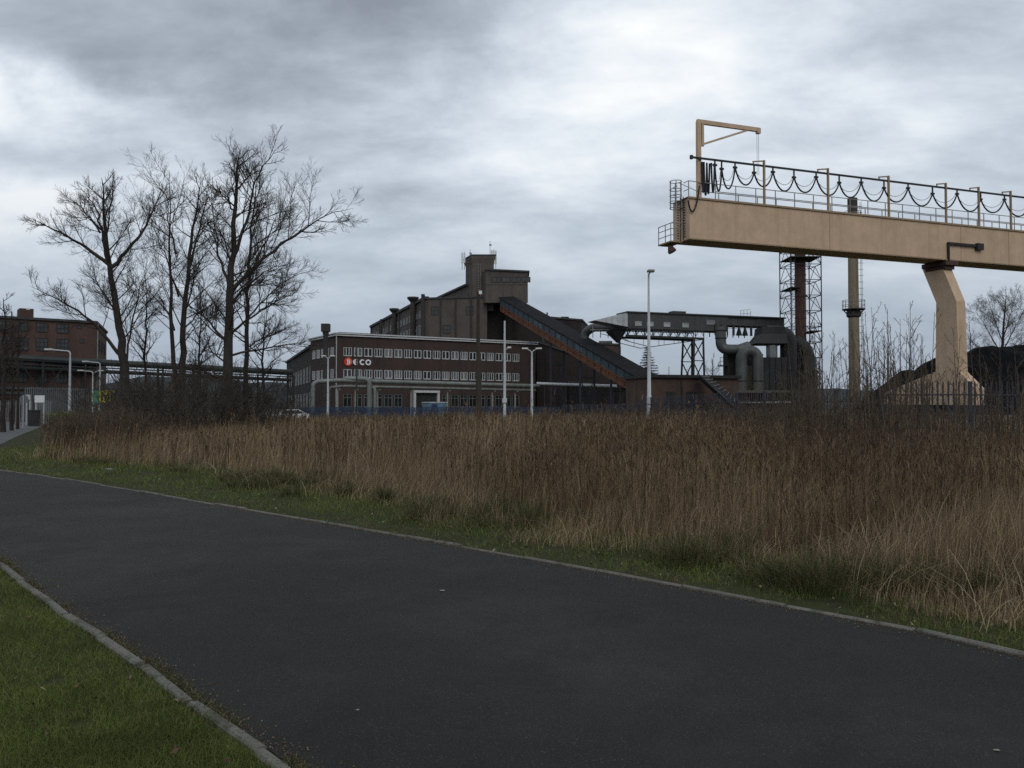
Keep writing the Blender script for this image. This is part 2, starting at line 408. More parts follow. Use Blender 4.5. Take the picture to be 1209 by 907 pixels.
# ================================================================== SETTING
far_px = [(1209, 778.6), (1117.6, 753), (941, 721), (800, 693.8), (675, 670), (516, 642), (400, 621.5), (225, 592), (122.5, 574), (0, 555)]
near_px = [(347, 905), (298, 874), (265, 853), (228, 825), (185, 793), (142, 764.5), (109, 743), (69.5, 717), (20, 681), (0, 658)]
far_e = [G(*p) for p in far_px]; near_e = [G(*p) for p in near_px]
far_e = [Vector((4.6, 3.6, 0)), Vector((3.9, 4.6, 0))] + far_e + [Vector((-19.5, 25.2, 0)), Vector((-29, 29.5, 0)), Vector((-60, 40, 0))]
near_e = [Vector((1.4, .6, 0)), Vector((.2, 2.3, 0))] + near_e + [Vector((-9.5, 12.6, 0)), Vector((-17, 18.5, 0)), Vector((-30, 24, 0)), Vector((-60, 34, 0))]
def resample(pts, n):
    L = [0]
    for a, b in zip(pts, pts[1:]): L.append(L[-1] + (b - a).length)
    out = []
    for i in range(n):
        d = L[-1] * i / (n - 1)
        j = max(k for k in range(len(L)) if L[k] <= d + 1e-9); j = min(j, len(pts) - 2)
        t = (d - L[j]) / (L[j + 1] - L[j]); out.append(pts[j].lerp(pts[j + 1], t))
    return out
def smooth_line(pts, it=2):
    for _ in range(it):
        q = [pts[0]]
        for a, b in zip(pts, pts[1:]): q += [a.lerp(b, .25), a.lerp(b, .75)]
        q.append(pts[-1]); pts = q
    return pts
far_s = smooth_line(far_e); near_s = smooth_line(near_e)

g = MB()
n = 40
g.add([(-6000, -300, 0), (6000, -300, 0), (6000, 9000, 0), (-6000, 9000, 0)], [[0, 1, 2, 3]])
tag(g.build('ground', 'soil'), kind='structure')

nr = 160
fe = resample(far_s, nr); ne = resample(near_s, nr)
rd = MB(); ks = 10
rd.v = [f.lerp(q, j / ks) + Vector((0, 0, .006 + .03 * math.sin(math.pi * j / ks))) for f, q in zip(fe, ne) for j in range(ks + 1)]
rd.f = [[i * (ks + 1) + j, (i + 1) * (ks + 1) + j, (i + 1) * (ks + 1) + j + 1, i * (ks + 1) + j + 1] for i in range(nr - 1) for j in range(ks)]
tag(rd.build('asphalt_path', 'asphalt'), kind='structure')
def kerb(line, side, name, stone=1.0, w=.075, h=.028, jitter=.008, gap=.022):
    L = sum((b - a).length for a, b in zip(line, line[1:])); k = int(L / stone)
    pts = resample(line, k + 1); m = MB()
    for a, b in zip(pts, pts[1:]):
        d = (b - a).normalized(); nrm = Vector((-d.y, d.x, 0)) * side
        a2 = a + d * gap / 2; b2 = b - d * gap / 2
        j1 = random.uniform(-jitter, jitter); j2 = random.uniform(-jitter, jitter); hz = h + random.uniform(-.014, .014)
        q = [a2 + nrm * j1, b2 + nrm * j2, b2 + nrm * (w + j2), a2 + nrm * (w + j1)]
        c = .012
        top = [q[0] + nrm * c, q[1] + nrm * c, q[2] - nrm * c, q[3] - nrm * c]
        vs = [p + Vector((0, 0, -.05)) for p in q] + [p + Vector((0, 0, hz - c)) for p in q] + [p + Vector((0, 0, hz + random.uniform(-.004, .004))) for p in top]
        fs = [[0, 1, 5, 4], [1, 2, 6, 5], [2, 3, 7, 6], [3, 0, 4, 7], [4, 5, 9, 8], [5, 6, 10, 9], [6, 7, 11, 10], [7, 4, 8, 11], [8, 9, 10, 11]]
        m.add(vs, fs)
    tag(m.build(name, 'kerb'), kind='structure')
kerb(far_s, -1, 'kerb', jitter=.004, w=.052)
kerb(near_s, 1, 'kerb', stone=.85, jitter=.016, w=.068, gap=.028)

# side road at the left, bending away to the gate
sr = MB()
r_e = [Vector((-19.0, 27, 0)), Vector((-20.2, 33, 0)), Vector((-27, 46, 0)), Vector((-36.5, 65, 0)), Vector((-50, 92, 0)), Vector((-57, 112, 0))]
l_e = [Vector((-30, 30.2, 0)), Vector((-31, 37, 0)), Vector((-37, 50, 0)), Vector((-46.5, 70, 0)), Vector((-60, 98, 0)), Vector((-68, 118, 0))]
r_e = resample(smooth_line(r_e), 30); l_e = resample(smooth_line(l_e), 30)
sr.v = [p + Vector((0, 0, .012)) for a, b in zip(r_e, l_e) for p in (a, b)]
sr.f = [[2 * i, 2 * i + 1, 2 * i + 3, 2 * i + 2] for i in range(29)]
M['old_asphalt'] = mat_mottle('old_asphalt', (.075, .075, .075), (.11, .11, .108), .5, .9, fine=12)
tag(sr.build('side_road', 'old_asphalt'), kind='structure')

# far hills
hm = MB(); pts = []
nh = 90
for j, (dd, hh) in enumerate(((2300, 0), (2900, 1), (3500, .2))):
    for i in range(nh):
        x = -3200 + 6400 * i / (nh - 1)
        px = x / dd * 1000 + CX
        e = .45 + .55 * math.exp(-((px - 190) / 330) ** 2) + .25 * math.exp(-((px - 1010) / 120) ** 2)
        z = hh * 105 * e * (1 + .12 * math.sin(i * .7) + .08 * math.sin(i * 1.9 + 1))
        hm.v.append(Vector((x, dd, max(z, -1))))
hm.f = [[j * nh + i, j * nh + i + 1, (j + 1) * nh + i + 1, (j + 1) * nh + i] for j in range(2) for i in range(nh - 1)]
tag(hm.build('hills', 'hill', smooth=True), kind='structure')

# ================================================================== OFFICE BUILDING
D0 = 120.0
def office():
    X0 = kx(397) * D0; D1 = 137.2; X1 = kx(632) * D1
    F = Frame(X0, D0, (X1 - X0, D1 - D0)); W = math.hypot(X1 - X0, D1 - D0)
    zt = Zh(396.5, D0); DEP = 12.0
    b = thing('office_building', 'long dark brick office block with rows of white windows and a white roof edge', 'building', F(0, 0, 0))
    MB(F).box(-.25, W + .35, -.3, DEP + .3, zt, zt + .16).box(-.32, W + .42, -.38, DEP + .35, zt + .28, zt + .45).build('fascia', 'white_trim', b)
    MB(F).box(-.15, W + .2, -.2, DEP + .2, zt + .16, zt + .30).box(.5, W - .5, .5, DEP - .5, zt + .45, zt + .6).build('roof', 'roof_felt', b)
    window_meshes('office', 1.28, 1.28, (.5,), (), .13, .17)
    window_meshes('office2', 1.28, 1.28, (.34, .67), (), .11, .12)
    window_meshes('ground', 1.28, 1.9, (.5,), (.72,), .10, .08, 'pipe_lag')
    s0 = F.s_at(405.2); s1 = F.s_at(613.3) - 1.28
    zA = Zh(420.3, D0 + .5); zB = Zh(446.2, D0 + .5)
    ds0, ds1 = F.s_at(487), F.s_at(517.5)
    rec = .16; wl = MB(F).box(0, W, rec, DEP, -.2, zt)
    xs_ = [s0 + (s1 - s0) * i / 18 for i in range(19)]
    rows_ = [(1.75, 1.9, [x for x in xs_ if not (ds0 - 1.5 < x < ds1 + .2)]), (zB, 1.28, xs_), (zA, 1.28, xs_)]
    zlo = -.2
    for zz, hh_, ws in rows_:
        wl.box(0, W, 0, rec, zlo, zz); a_ = 0.
        for x in ws: wl.box(a_, x, 0, rec, zz, zz + hh_); a_ = x + 1.28
        wl.box(a_, W, 0, rec, zz, zz + hh_); zlo = zz + hh_
    wl.box(0, W, 0, rec, zlo, zt)
    wl.build('wall', 'office_brick', b)
    for zz, hh_, ws in rows_[:]:
        for x in ws: MB(F).box(x - .03, x + 1.31, -.05, .07, zz - .07, zz - .004).build('sill', 'concrete', b)
    for i in range(19):
        s = s0 + (s1 - s0) * i / 18
        put_window('office' if i % 3 else 'office2', F, s, zA, b, .10)
        put_window('office2' if i % 4 else 'office', F, s, zB, b, .10)
        if not (ds0 - 1.5 < s < ds1 + .2):
            put_window('ground', F, s, 1.75, b, .10)
    Fs = Frame(F(0, DEP, 0).x, F(0, DEP, 0).y, -F.w)
    for i in range(5):
        put_window('office', Fs, 1.2 + i * 2.1, zA, b); put_window('office2', Fs, 1.2 + i * 2.1, zB, b)
    # entrance
    e = MB(F).box(ds0, ds0 + .35, -.5, .05, 0, 3.9).box(ds1 - .35, ds1, -.5, .05, 0, 3.9).box(ds0, ds1, -.55, .05, 3.9, 4.25).build('door_frame', 'white_trim', b)
    MB(F).box(ds0 + .35, ds1 - .35, -.08, -.03, 0, 3.9).build('door', 'dark_steel', e)
    MB().tube([F(-.06, -.1, 0), F(-.06, -.1, zt - .05)], .07, 8).build('downpipe', 'pipe_white', b)
    # company sign
    sg = thing('building_sign', 'illuminated style ECO sign with a round red and orange emblem on the office wall', 'sign', F(F.s_at(405.5), -.1, Zh(432.3, D0)))
    lx = lambda p: F.s_at(p)
    cz = Zh(427.2, D0 + .8); cs = (lx(405.6) + lx(415)) / 2; rr = .60
    FL = Frame(F.o.x - F.w.x * .1, F.o.y - F.w.y * .1, F.u)
    def disc(a0, a1, r0, r1, d0, d1, n=24):
        m = MB(); 
        for i in range(n):
            t0 = a0 + (a1 - a0) * i / n; t1 = a0 + (a1 - a0) * (i + 1) / n
            q = [(r0, t0), (r1, t0), (r1, t1), (r0, t1)]
            vs = [(cs + r * math.cos(t), d, cz + r * math.sin(t)) for d in (d0, d1) for r, t in q]
            m.add([FL(*v) for v in vs], [[0, 1, 2, 3], [7, 6, 5, 4], [0, 4, 5, 1], [1, 5, 6, 2], [2, 6, 7, 3], [3, 7, 4, 0]])
        return m
    em = disc(0, 2 * math.pi, 0.001, rr, -.06, .02).build('emblem', 'logo_red', sg)
    disc(-.9, 1.9, rr * .35, rr * .93, -.075, -.062).build('orange_field', 'logo_orange', em)
    fl = MB()
    for o_ in (-.12, .12):
        prof = [(cs + o_ - .09, cz - .42), (cs + o_ + .04, cz - .42), (cs + o_ + .18, cz - .05), (cs + o_ + .02, cz + .36), (cs + o_ - .10, cz + .28), (cs + o_ + .0, cz - .05)]
        fl.extrude([FL(a, -.085, z) for a, z in prof], FL.w * -.02)
    fl.build('white_flame', 'letter_white', em)
    def ringletter(c0, w, h, a0, a1, th, bar=False):
        m = MB(); nn = 28; zc = cz - .02
        ring = [(c0 + w / 2 * math.cos(a0 + (a1 - a0) * i / nn), zc + h / 2 * math.sin(a0 + (a1 - a0) * i / nn),
                 c0 + (w / 2 - th) * math.cos(a0 + (a1 - a0) * i / nn), zc + (h / 2 - th) * math.sin(a0 + (a1 - a0) * i / nn)) for i in range(nn + 1)]
        for p, q in zip(ring, ring[1:]):
            pr = [(p[0], p[1]), (q[0], q[1]), (q[2], q[3]), (p[2], p[3])]
            m.extrude([FL(a, 0, z) for a, z in pr], FL.w * -.1)
        if bar: m.extrude([FL(a, 0, z) for a, z in ((c0 - w / 2 + th * .8, zc - th / 2), (c0 + w * .3, zc - th / 2), (c0 + w * .3, zc + th / 2), (c0 - w / 2 + th * .8, zc + th / 2))], FL.w * -.102)
        m.build('letter', 'letter_white', sg)
    hh = .84
    l0, l1 = lx(416), lx(423); ringletter((l0 + l1) / 2, l1 - l0, hh, R(48), R(312), .20, True)
    l0, l1 = lx(423.8), lx(430.2); ringletter((l0 + l1) / 2, l1 - l0, hh, R(48), R(312), .20)
    l0, l1 = lx(430.6), lx(437.4); ringletter((l0 + l1) / 2, l1 - l0, hh, 0, 2 * math.pi, .20)
    return F, W
FO, WO = office()

# heating pipes along the office
def heat_pipes():
    F = Frame(FO.o.x - FO.w.x * 7, FO.o.y - FO.w.y * 7, FO.u)
    t = thing('heating_pipes', 'pair of grey lagged heating pipes carried on posts along the office front', 'pipeline', F(0, 0, 0))
    z1 = 5.05; z2 = 4.35
    a = F.s_at(371); b = F.s_at(636)
    MB().tube(rounded([F(a, .6, 0), F(a, .6, z1), F(a + 3.2, 0, z1 + .25), F(b, 0, z1 - .1)], .8), .30, 10).build('pipe', 'pipe_lag', t, smooth=True)
    MB().tube(rounded([F(a + 2.2, .8, .2), F(a + 2.2, .8, z2), F(a + 4, 0, z2 + .2), F(b - .5, .1, z2 - .05)], .6), .20, 10).build('pipe', 'pipe_lag', t, smooth=True)
    s = F.s_at(435); MB().tube(rounded([F(s - 3.3, .1, z1 + .5), F(s, -.3, z1 + .5), F(s, -.3, 0)], .9), .34, 12).build('pipe', 'pipe_lag', t, smooth=True)
    s = F.s_at(441.5); MB().tube(rounded([F(s - 1.0, .3, z2 + .1), F(s, -.2, z2 + .1), F(s, -.2, 0)], .5), .25, 12).build('pipe', 'pipe_lag', t, smooth=True)
    for px in (400, 421, 447, 487, 530, 583, 610):
        s = F.s_at(px)
        MB().bar(F(s, .45, 0), F(s, .45, z1 - .3), .2).bar(F(s, -.45, z2 - .23), F(s, .8, z2 - .23), .12, .14).build('post', 'rail_grey', t)
heat_pipes()
wp = thing('lagged_pipe', 'bright white lagged pipe passing under the sloping coal conveyor', 'pipeline', A(636, 482, 128).xy.to_3d())
p0 = A(634, 453.0, 128); p1 = A(728, 456.2, 124)
MB().tube([p0, p1], .24, 10).build('pipe', 'pipe_white', wp, smooth=True)
for t_ in (.1, .5, .9):
    q = p0.lerp(p1, t_); MB().bar(Vector((q.x, q.y, 0)), q - Vector((0, 0, .24)), .18).build('post', 'dark_steel', wp)

# ================================================================== PREPARATION PLANT (big brick building with head tower)
def plant():
    uL = Vector((-.331, .943, 0))
    c0 = Vector((kx(502.5) * 150, 150, 0)); z0 = Zh(353.5, 150)
    b = thing('preparation_plant', 'massive dark brick plant building with a square head tower and a long windowed wing', 'building', c0)
    far = Vector((kx(437.7) * 203, 203, 0))
    e1 = Vector((kx(575) * 150, 150, 0))
    FW = Frame(far.x, far.y, c0 - far)   # wing side, s from the far end to the near corner
    LW = (c0 - far).length
    MB().prism([c0[:2], e1[:2], (e1 + (far - c0))[:2], far[:2]], -.2, [z0, z0 + .3, z0 + .3, Zh(387, 203)]).build('wing_wall', 'tower_brick', b)
    MB(FW).box(-.4, LW + .3, -.35, .5, z0 + .02, z0 + .5).build('wing_cornice', 'roof_felt', b)
    window_meshes('tall', 1.25, 4.2, (.5,), (.25, .5, .75), .09, .07, 'clad_pale', 'glass_dusty')
    window_meshes('small', 1.25, 1.2, (.5,), (), .08, .07, 'clad_pale', 'glass_dusty')
    k = 20
    for i in range(k):
        s = 1.4 + (LW - 4) * i / (k - 1)
        put_window('tall', FW, s, z0 - 8.4, b); put_window('small', FW, s, z0 - 2.9, b)
    pil = MB(FW)
    for i in range(0, k, 4):
        s = .6 + (LW - 4) * i / (k - 1); pil.box(s - .25, s + .25, -.25, -.02, 0, z0)
    pil.build('pilaster_row', 'tower_brick', b)
    MB().prism([(c0.x - .2, c0.y - .2), (e1.x, e1.y - .2), (e1.x, e1.y + .6), (c0.x - .2, c0.y + .6)], [z0 + .02, z0 + .32] * 1 + [z0 + .32, z0 + .02], [z0 + .3, z0 + .6, z0 + .6, z0 + .3]).build('parapet', 'roof_felt', b)
    # upper range behind
    u0 = Vector((kx(552) * 153, 153, 0)); u1 = Vector((kx(516) * 172, 172, 0)); zu = Zh(337.5, 153)
    MB().prism([u0[:2], (u0.x + 8, u0.y), (u1.x + 8, u1.y), u1[:2]], z0 + .4, zu).build('upper_wall', 'tower_brick', b)
    MB().prism([(u0.x - .4, u0.y - .3), (u0.x + 8, u0.y - .3), (u1.x + 8, u1.y), (u1.x - .4, u1.y)], zu + .003, zu + .35).build('upper_roof', 'roof_felt', b)
    # head tower
    t0 = Vector((kx(557.8) * 151, 150.6, 0)); t1 = Vector((kx(582.5) * 151, 150.6, 0)); L = 4.4
    fp = [t0, t1, t1 + uL * L, t0 + uL * L]
    zc = Zh(311.5, 151); ztop = Zh(303, 151); zb = Zh(330, 151)
    MB().prism([p[:2] for p in fp], z0 - 2, zc).build('tower_shaft', 'tower_brick', b)
    cen = sum(fp, Vector()) / 4
    def grow(k_): return [cen + (p - cen) * k_ for p in fp]
    mcap = MB(); lo = fp; hi = grow(1.16)
    mcap.v = [Vector((p.x, p.y, zc + .003)) for p in lo] + [Vector((p.x, p.y, zc + 1.0)) for p in hi] + [Vector((p.x, p.y, ztop)) for p in hi]
    mcap.f = [[3, 2, 1, 0], [8, 9, 10, 11]] + [[i + o, (i + 1) % 4 + o, (i + 1) % 4 + 4 + o, i + 4 + o] for i in range(4) for o in (0, 4)]
    mcap.build('tower_cap', 'cap_brick', b)
    MB().prism([p[:2] for p in grow(1.2)], ztop + .003, ztop + .25).build('tower_roof', 'roof_felt', b)
    # head house box
    h0 = Vector((kx(573.5) * 148.5, 148.5, 0)); h1 = Vector((kx(623.3) * 148.5, 148.5, 0))
    hz0 = Zh(357.6, 148.5); hz1 = Zh(321.8, 148.5)
    hb = MB().prism([h0[:2], h1[:2], (h1 + uL * 9)[:2], (h0 + uL * 9)[:2]], hz0, [hz1 + .35, hz1, hz1, hz1 + .35]).build('head_house', 'tower_brick', b)
    MB().prism([(h0.x - .2, h0.y - .25), (h1.x + .3, h1.y - .25), (h1.x + .3, h1.y + 6), (h0.x - .2, h0.y + 6)], [hz1 + .36, hz1 + .01, hz1 + .01, hz1 + .36], [hz1 + .66, hz1 + .3, hz1 + .3, hz1 + .66]).build('head_roof', 'roof_felt', b)
    window_meshes('slit', 1.5, .95, (.5,), (), .06, .06, 'dark_steel', 'glass_dusty')
    FH = Frame(h0.x, h0.y, h1 - h0)
    for i in range(4): put_window('slit', FH, 1.1 + i * 1.75, Zh(333.5, 148.5), b)
    for px in (520, 538, 556):
        x = kx(px) * 150; MB().tube([(x, 149.85, 0), (x, 149.85, z0)], .12, 6).build('downpipe', 'stack_dark', b)
    window_meshes('hatch', 1.3, 1.5, (.5,), (.5,), .08, .06, 'dark_steel', 'glass_dusty')
    FF = Frame(c0.x, c0.y, e1 - c0)
    for px, py in ((550, 372), (523, 394), (509, 372)): put_window('hatch', FF, FF.s_at(px), Zh(py, 150), b)
    MB(FF).box(0.3, (e1 - c0).length, -.12, -.01, 13.2, 13.5).build('ledge', 'concrete', b)
    MB(FH).box(0, (h1 - h0).length, -.1, -.01, hz0 + .02, hz0 + .35).box(0, (h1 - h0).length, -.08, -.01, Zh(334.5, 148.5) - .25, Zh(334.5, 148.5) - .1).build('ledge', 'concrete', hb)
    lad = MB()
    for o in (-.2, .2): lad.bar((t0.x + 1.2 + o, t0.y - .25, z0), (t0.x + 1.2 + o, t0.y - .25, zc), .05)
    for j in range(int((zc - z0) / .4)): lad.bar((t0.x + 1.0, t0.y - .25, z0 + .2 + j * .4), (t0.x + 1.4, t0.y - .25, z0 + .2 + j * .4), .04)
    lad.build('ladder', 'rail_grey', b)
    # body below the head house
    MB().prism([(e1.x - .5, 152.2), (kx(640) * 153, 152.2), (kx(640) * 153 + 1, 168), (e1.x - 3.5, 168)], 0, [Zh(357, 153) - .3, 18.4, 18.4, Zh(357, 153) - .3]).build('lower_wall', 'dark_brick', b)
    MB().box(kx(596) * 151.3, kx(604) * 151.3, 151.3, 152.15, 0, 18.2).build('stair_wall', 'dark_brick', b)
    return b, FW, LW, z0, uL
PL, FW, LW, ZW, UL = plant()
def wing_stack(px, ytop, D, w, cap, label):
    s = FW.s_at(px, -.6); q = FW(s, -.6, 0); z1 = Zh(ytop, q.y); z0 = ZW - 9
    t = thing('vent_stack', label, 'vent stack', (q.x, q.y, z0), 'vent stacks up the wing wall')
    MB().tube([(q.x, q.y, z0), (q.x, q.y, z1)], w, 10).build('pipe', 'stack_dark', t, smooth=True)
    if cap:
        MB().tube([(q.x, q.y, z1 - .9), (q.x, q.y, z1 - .3), (q.x, q.y, z1), (q.x, q.y, z1 + .1)], [w, w * 2.1, w * 2.1, w * .6], 12).build('cowl', 'stack_dark', t, smooth=True)
wing_stack(449.6, 377, 190, .28, False, 'thinnest plain vent stack near the far end of the windowed wing')
wing_stack(465, 364.5, 180, .48, True, 'short mushroom-capped vent stack on the windowed wing, beside the thin plain one')
wing_stack(487.2, 351, 162, .52, True, 'tall mushroom-capped vent stack on the windowed wing, close to the front corner')
wing_stack(499, 347.5, 153, .34, False, 'square-headed vent stack standing at the front corner of the wing')
# antennas on the head tower
def panel_antenna(px, y0, y1, label, D=151):
    q = A(px, y1, D); z1 = Zh(y0, D)
    t = thing('panel_antenna', label, 'antenna', q, 'mobile antennas on the head tower')
    MB().box(q.x - .16, q.x + .16, q.y - .1, q.y + .1, q.z + .15, z1).build('radome', 'white_plain', t, bevel=.03)
    MB().tube([(q.x, q.y + .2, q.z - 1.), (q.x, q.y + .2, z1 + .2)], .05, 6).bar((q.x, q.y + .2, q.z + .4), (q.x + (.9 if px < 560 else -.5), q.y + 1.0, q.z + .4), .06).build('mounting_pole', 'rail_grey', t)
panel_antenna(545.6, 299, 312, 'white panel antenna, outermost on the side of the head tower facing the trees')
panel_antenna(548.3, 298.5, 311.5, 'white panel antenna set just inside the outermost one on the tree side of the tower')
panel_antenna(580.4, 296, 311, 'white panel antenna on the conveyor side of the tower cap, innermost of three')
panel_antenna(582.8, 295.5, 312, 'white panel antenna on the conveyor side of the tower cap, middle of three')
panel_antenna(585.3, 296.5, 313, 'white panel antenna on the conveyor side of the tower cap, outermost of three')
def whip(px, y0, y1, D, label):
    q = A(px, y1, D); t = thing('whip_antenna', label, 'antenna', q)
    MB().tube([q, (q.x, q.y, Zh(y0, D))], .045, 6).build('rod', 'rail_grey', t)
    MB().box(q.x - .12, q.x + .3, q.y - .05, q.y + .05, Zh(y0, D) - .9, Zh(y0, D) - .6).build('dipole', 'rail_grey', t)
whip(555, 294.5, 303, 152, 'short rod antenna with a small dipole on the head tower roof')
whip(578.5, 284.5, 303, 152, 'tallest thin whip antenna on the head tower roof')

# buildings around and behind the plant
def block(name, label, px0, px1, D, ytop, dep, mat, ydrop=0, cat='building', z0=0.):
    x0 = kx(px0) * D; x1 = kx(px1) * D; z = Zh(ytop, D); z2 = Zh(ytop + ydrop, D)
    t = thing(name, label, cat, ((x0 + x1) / 2, D, 0))
    MB().prism([(x0, D), (x1, D), (x1 + dep * .2, D + dep), (x0, D + dep)], z0, [z, z2, z2, z]).build('wall', mat, t)
    MB().prism([(x0 - .2, D - .2), (x1 + .2, D - .2), (x1 + dep * .2, D + dep), (x0, D + dep)], [z + .003, z2 + .003, z2 + .003, z + .003], [z + .35, z2 + .35, z2 + .35, z + .35]).build('roof', 'roof_felt', t)
    return t
t = block('transfer_building', 'tall dark brick block showing above the conveyor roof beside the plant', 640, 687, 172, 375, 12, 'dark_brick', 4)
q = A(646, 376, 172); MB().tube([q, (q.x, q.y, q.z + 1.2)], .15, 8).build('roof_vent', 'stack_dark', t)
q = A(667, 378, 172); MB().box(q.x - .8, q.x + .8, q.y, q.y + 1.5, q.z, q.z + .7).build('roof_hatch', 'stack_dark', t)
block('annex_building', 'low reddish brick block behind the lower half of the sloping conveyor', 700, 729.5, 168, 406, 9, 'orange_brick', 2)
t = block('store_building', 'dark blotchy brick store under the sloping conveyor next to the office', 634, 742, 142, 404, 7, 'dark_brick', 38)
t = block('pump_building', 'low dark shed under the foot of the sloping conveyor', 672, 752, 131, 452, 6, 'dark_brick', 8)
x = kx(655) * 131
# inclined conveyor
def conveyor():
    P0 = A(590.5, 367.5, 147.2); P1 = A(767.5, 477.0, 100)
    t = thing('conveyor_gallery', 'long sloping coal conveyor with rusty orange truss, blue side panels and dark roof', 'conveyor', (P1.x, P1.y, 0))
    d = (P1 - P0); dh = Vector((d.x, d.y, 0)).normalized(); r = Vector((-dh.y, dh.x, 0))
    if r.x < 0: r = -r
    L = d.length; dn = d.normalized(); up = Vector((0, 0, 1)); Wd = 2.7
    def at(s, o, h): return P0 + dn * s + r * o + up * h
    # truss: chords, posts and a web plate set back
    m = MB()
    m.extrude([at(0, 0, 0), at(L, 0, 0), at(L, 0, .28), at(0, 0, .28)], r * .25)
    m.extrude([at(0, 0, .85), at(L, 0, .85), at(L, 0, 1.08), at(0, 0, 1.08)], r * .25)
    m.extrude([at(0, .10, .28), at(L, .10, .28), at(L, .10, .85), at(0, .10, .85)], r * .1)
    k = 24
    for i in range(k + 1):
        s = L * i / k * .998 + .05; m.bar(at(s, .03, .1), at(s, .03, 1.0), .16, .14)
    m.build('truss', 'rust_orange', t)
    m = MB().extrude([at(0, .06, 1.10), at(L, .06, 1.10), at(L, .06, 2.05), at(0, .06, 2.05)], r * .1)
    m.build('side_panel', 'gallery_blue', t)
    m = MB()
    for i in range(k + 1):
        s = L * i / k * .998 + .05; m.bar(at(s, .02, 1.05), at(s, .02, 2.1), .12, .08)
    m.extrude([at(0, -.03, 2.0), at(L, -.03, 2.0), at(L, -.03, 2.12), at(0, -.03, 2.12)], r * .08)
    m.build('panel_frame', 'light_blue', t) if False else m.build('panel_frame', 'gallery_blue', t)
    window_k = [(.30, .36), (.47, .50), (.60, .64)]
    for a_, b_ in window_k:
        MB().extrude([at(L * a_, .03, 1.25), at(L * b_, .03, 1.25), at(L * b_, .03, 1.9), at(L * a_, .03, 1.9)], r * .025).build('window', 'panel_light', t)
    MB().extrude([at(-.5, -.15, 2.15), at(L, -.15, 2.15), at(L, Wd, 2.45), at(-.5, Wd, 2.45)], up * .18).build('roof', 'roof_grey', t)
    MB().extrude([at(0, .2, .02), at(L, .2, .02), at(L, Wd - .2, .02), at(0, Wd - .2, .02)], up * .15).build('floor', 'dark_steel', t)
    MB().extrude([at(0, Wd - .2, 0), at(L, Wd - .2, 0), at(L, Wd - .2, 2.4), at(0, Wd - .2, 2.4)], r * .12).build('back_panel', 'clad_dark', t)
    for f in (.42, .62, .8):
        c = at(L * f, 0, 0); tr = MB()
        for o in (.2, Wd - .3):
            q = at(L * f, o, 0); tr.bar((q.x, q.y, 0), q, .28)
        q1 = at(L * f, .2, 0); q2 = at(L * f, Wd - .3, 0)
        for zz in (.35, .7):
            tr.bar((q1.x, q1.y, q1.z * zz), (q2.x, q2.y, q2.z * zz), .14)
        tr.bar((q1.x, q1.y, 0), (q2.x, q2.y, q2.z * .7), .1); tr.bar((q2.x, q2.y, 0), (q1.x, q1.y, q1.z * .7), .1)
        tr.build('trestle', 'blue_steel', t)
    e0 = at(L - 1.5, -.3, 0)
    f = MB().prism([(e0.x, e0.y), (e0.x + r.x * 4.6, e0.y + r.y * 4.6), (e0.x + r.x * 4.6 + dh.x * 4, e0.y + r.y * 4.6 + dh.y * 4), (e0.x + dh.x * 4, e0.y + dh.y * 4)], 0, 3.0)
    f.build('tail_house', 'gallery_blue', t)
conveyor()

# lower buildings left of the office
def annex():
    c = Vector((kx(372) * 135, 135, 0)); far = Vector((kx(338) * 190, 190, 0)); z = Zh(407.5, 135)
    e = Vector((kx(395) * 137, 137, 0))
    t = thing('workshop_building', 'lower dark brick workshop range running back behind the office end', 'building', c)
    MB().prism([c[:2], e[:2], (e + far - c)[:2], far[:2]], 0, z).build('wall', 'dark_brick', t)
    MB().prism([(c.x - .3, c.y - .3), (e.x, e.y - .3), (e + far - c)[:2], (far.x - .3, far.y)], z + .003, z + .4).build('roof', 'roof_felt', t)
    F = Frame(far.x, far.y, c - far); L = (c - far).length
    window_meshes('shop', 2.2, 2.6, (.33, .67), (.5,), .1, .07, 'clad_pale', 'glass_dusty')
    for i in range(11): put_window('shop', F, 2 + i * (L - 5) / 10, 6.0, t)
    for i in range(11): put_window('shop', F, 2 + i * (L - 5) / 10, 1.6, t)
annex()
st = thing('flue_stack', 'dark slim flue with a square box head standing at the office corner', 'chimney', A(384, 482, 117.5).xy.to_3d())
q = A(384, 482, 117.5); zt = Zh(391, 117.5)
MB().tube([(q.x, q.y, 0), (q.x, q.y, zt)], .36, 12).build('pipe', 'stack_dark', st, smooth=True)
MB().prism([(q.x - .55, q.y - .55), (q.x + .55, q.y - .55), (q.x + .55, q.y + .55), (q.x - .55, q.y + .55)], zt - .1, zt + 1.0).box(q.x - .36, q.x + .36, q.y - .36, q.y + .36, zt - .5, zt - .1).build('head_box', 'stack_dark', st)

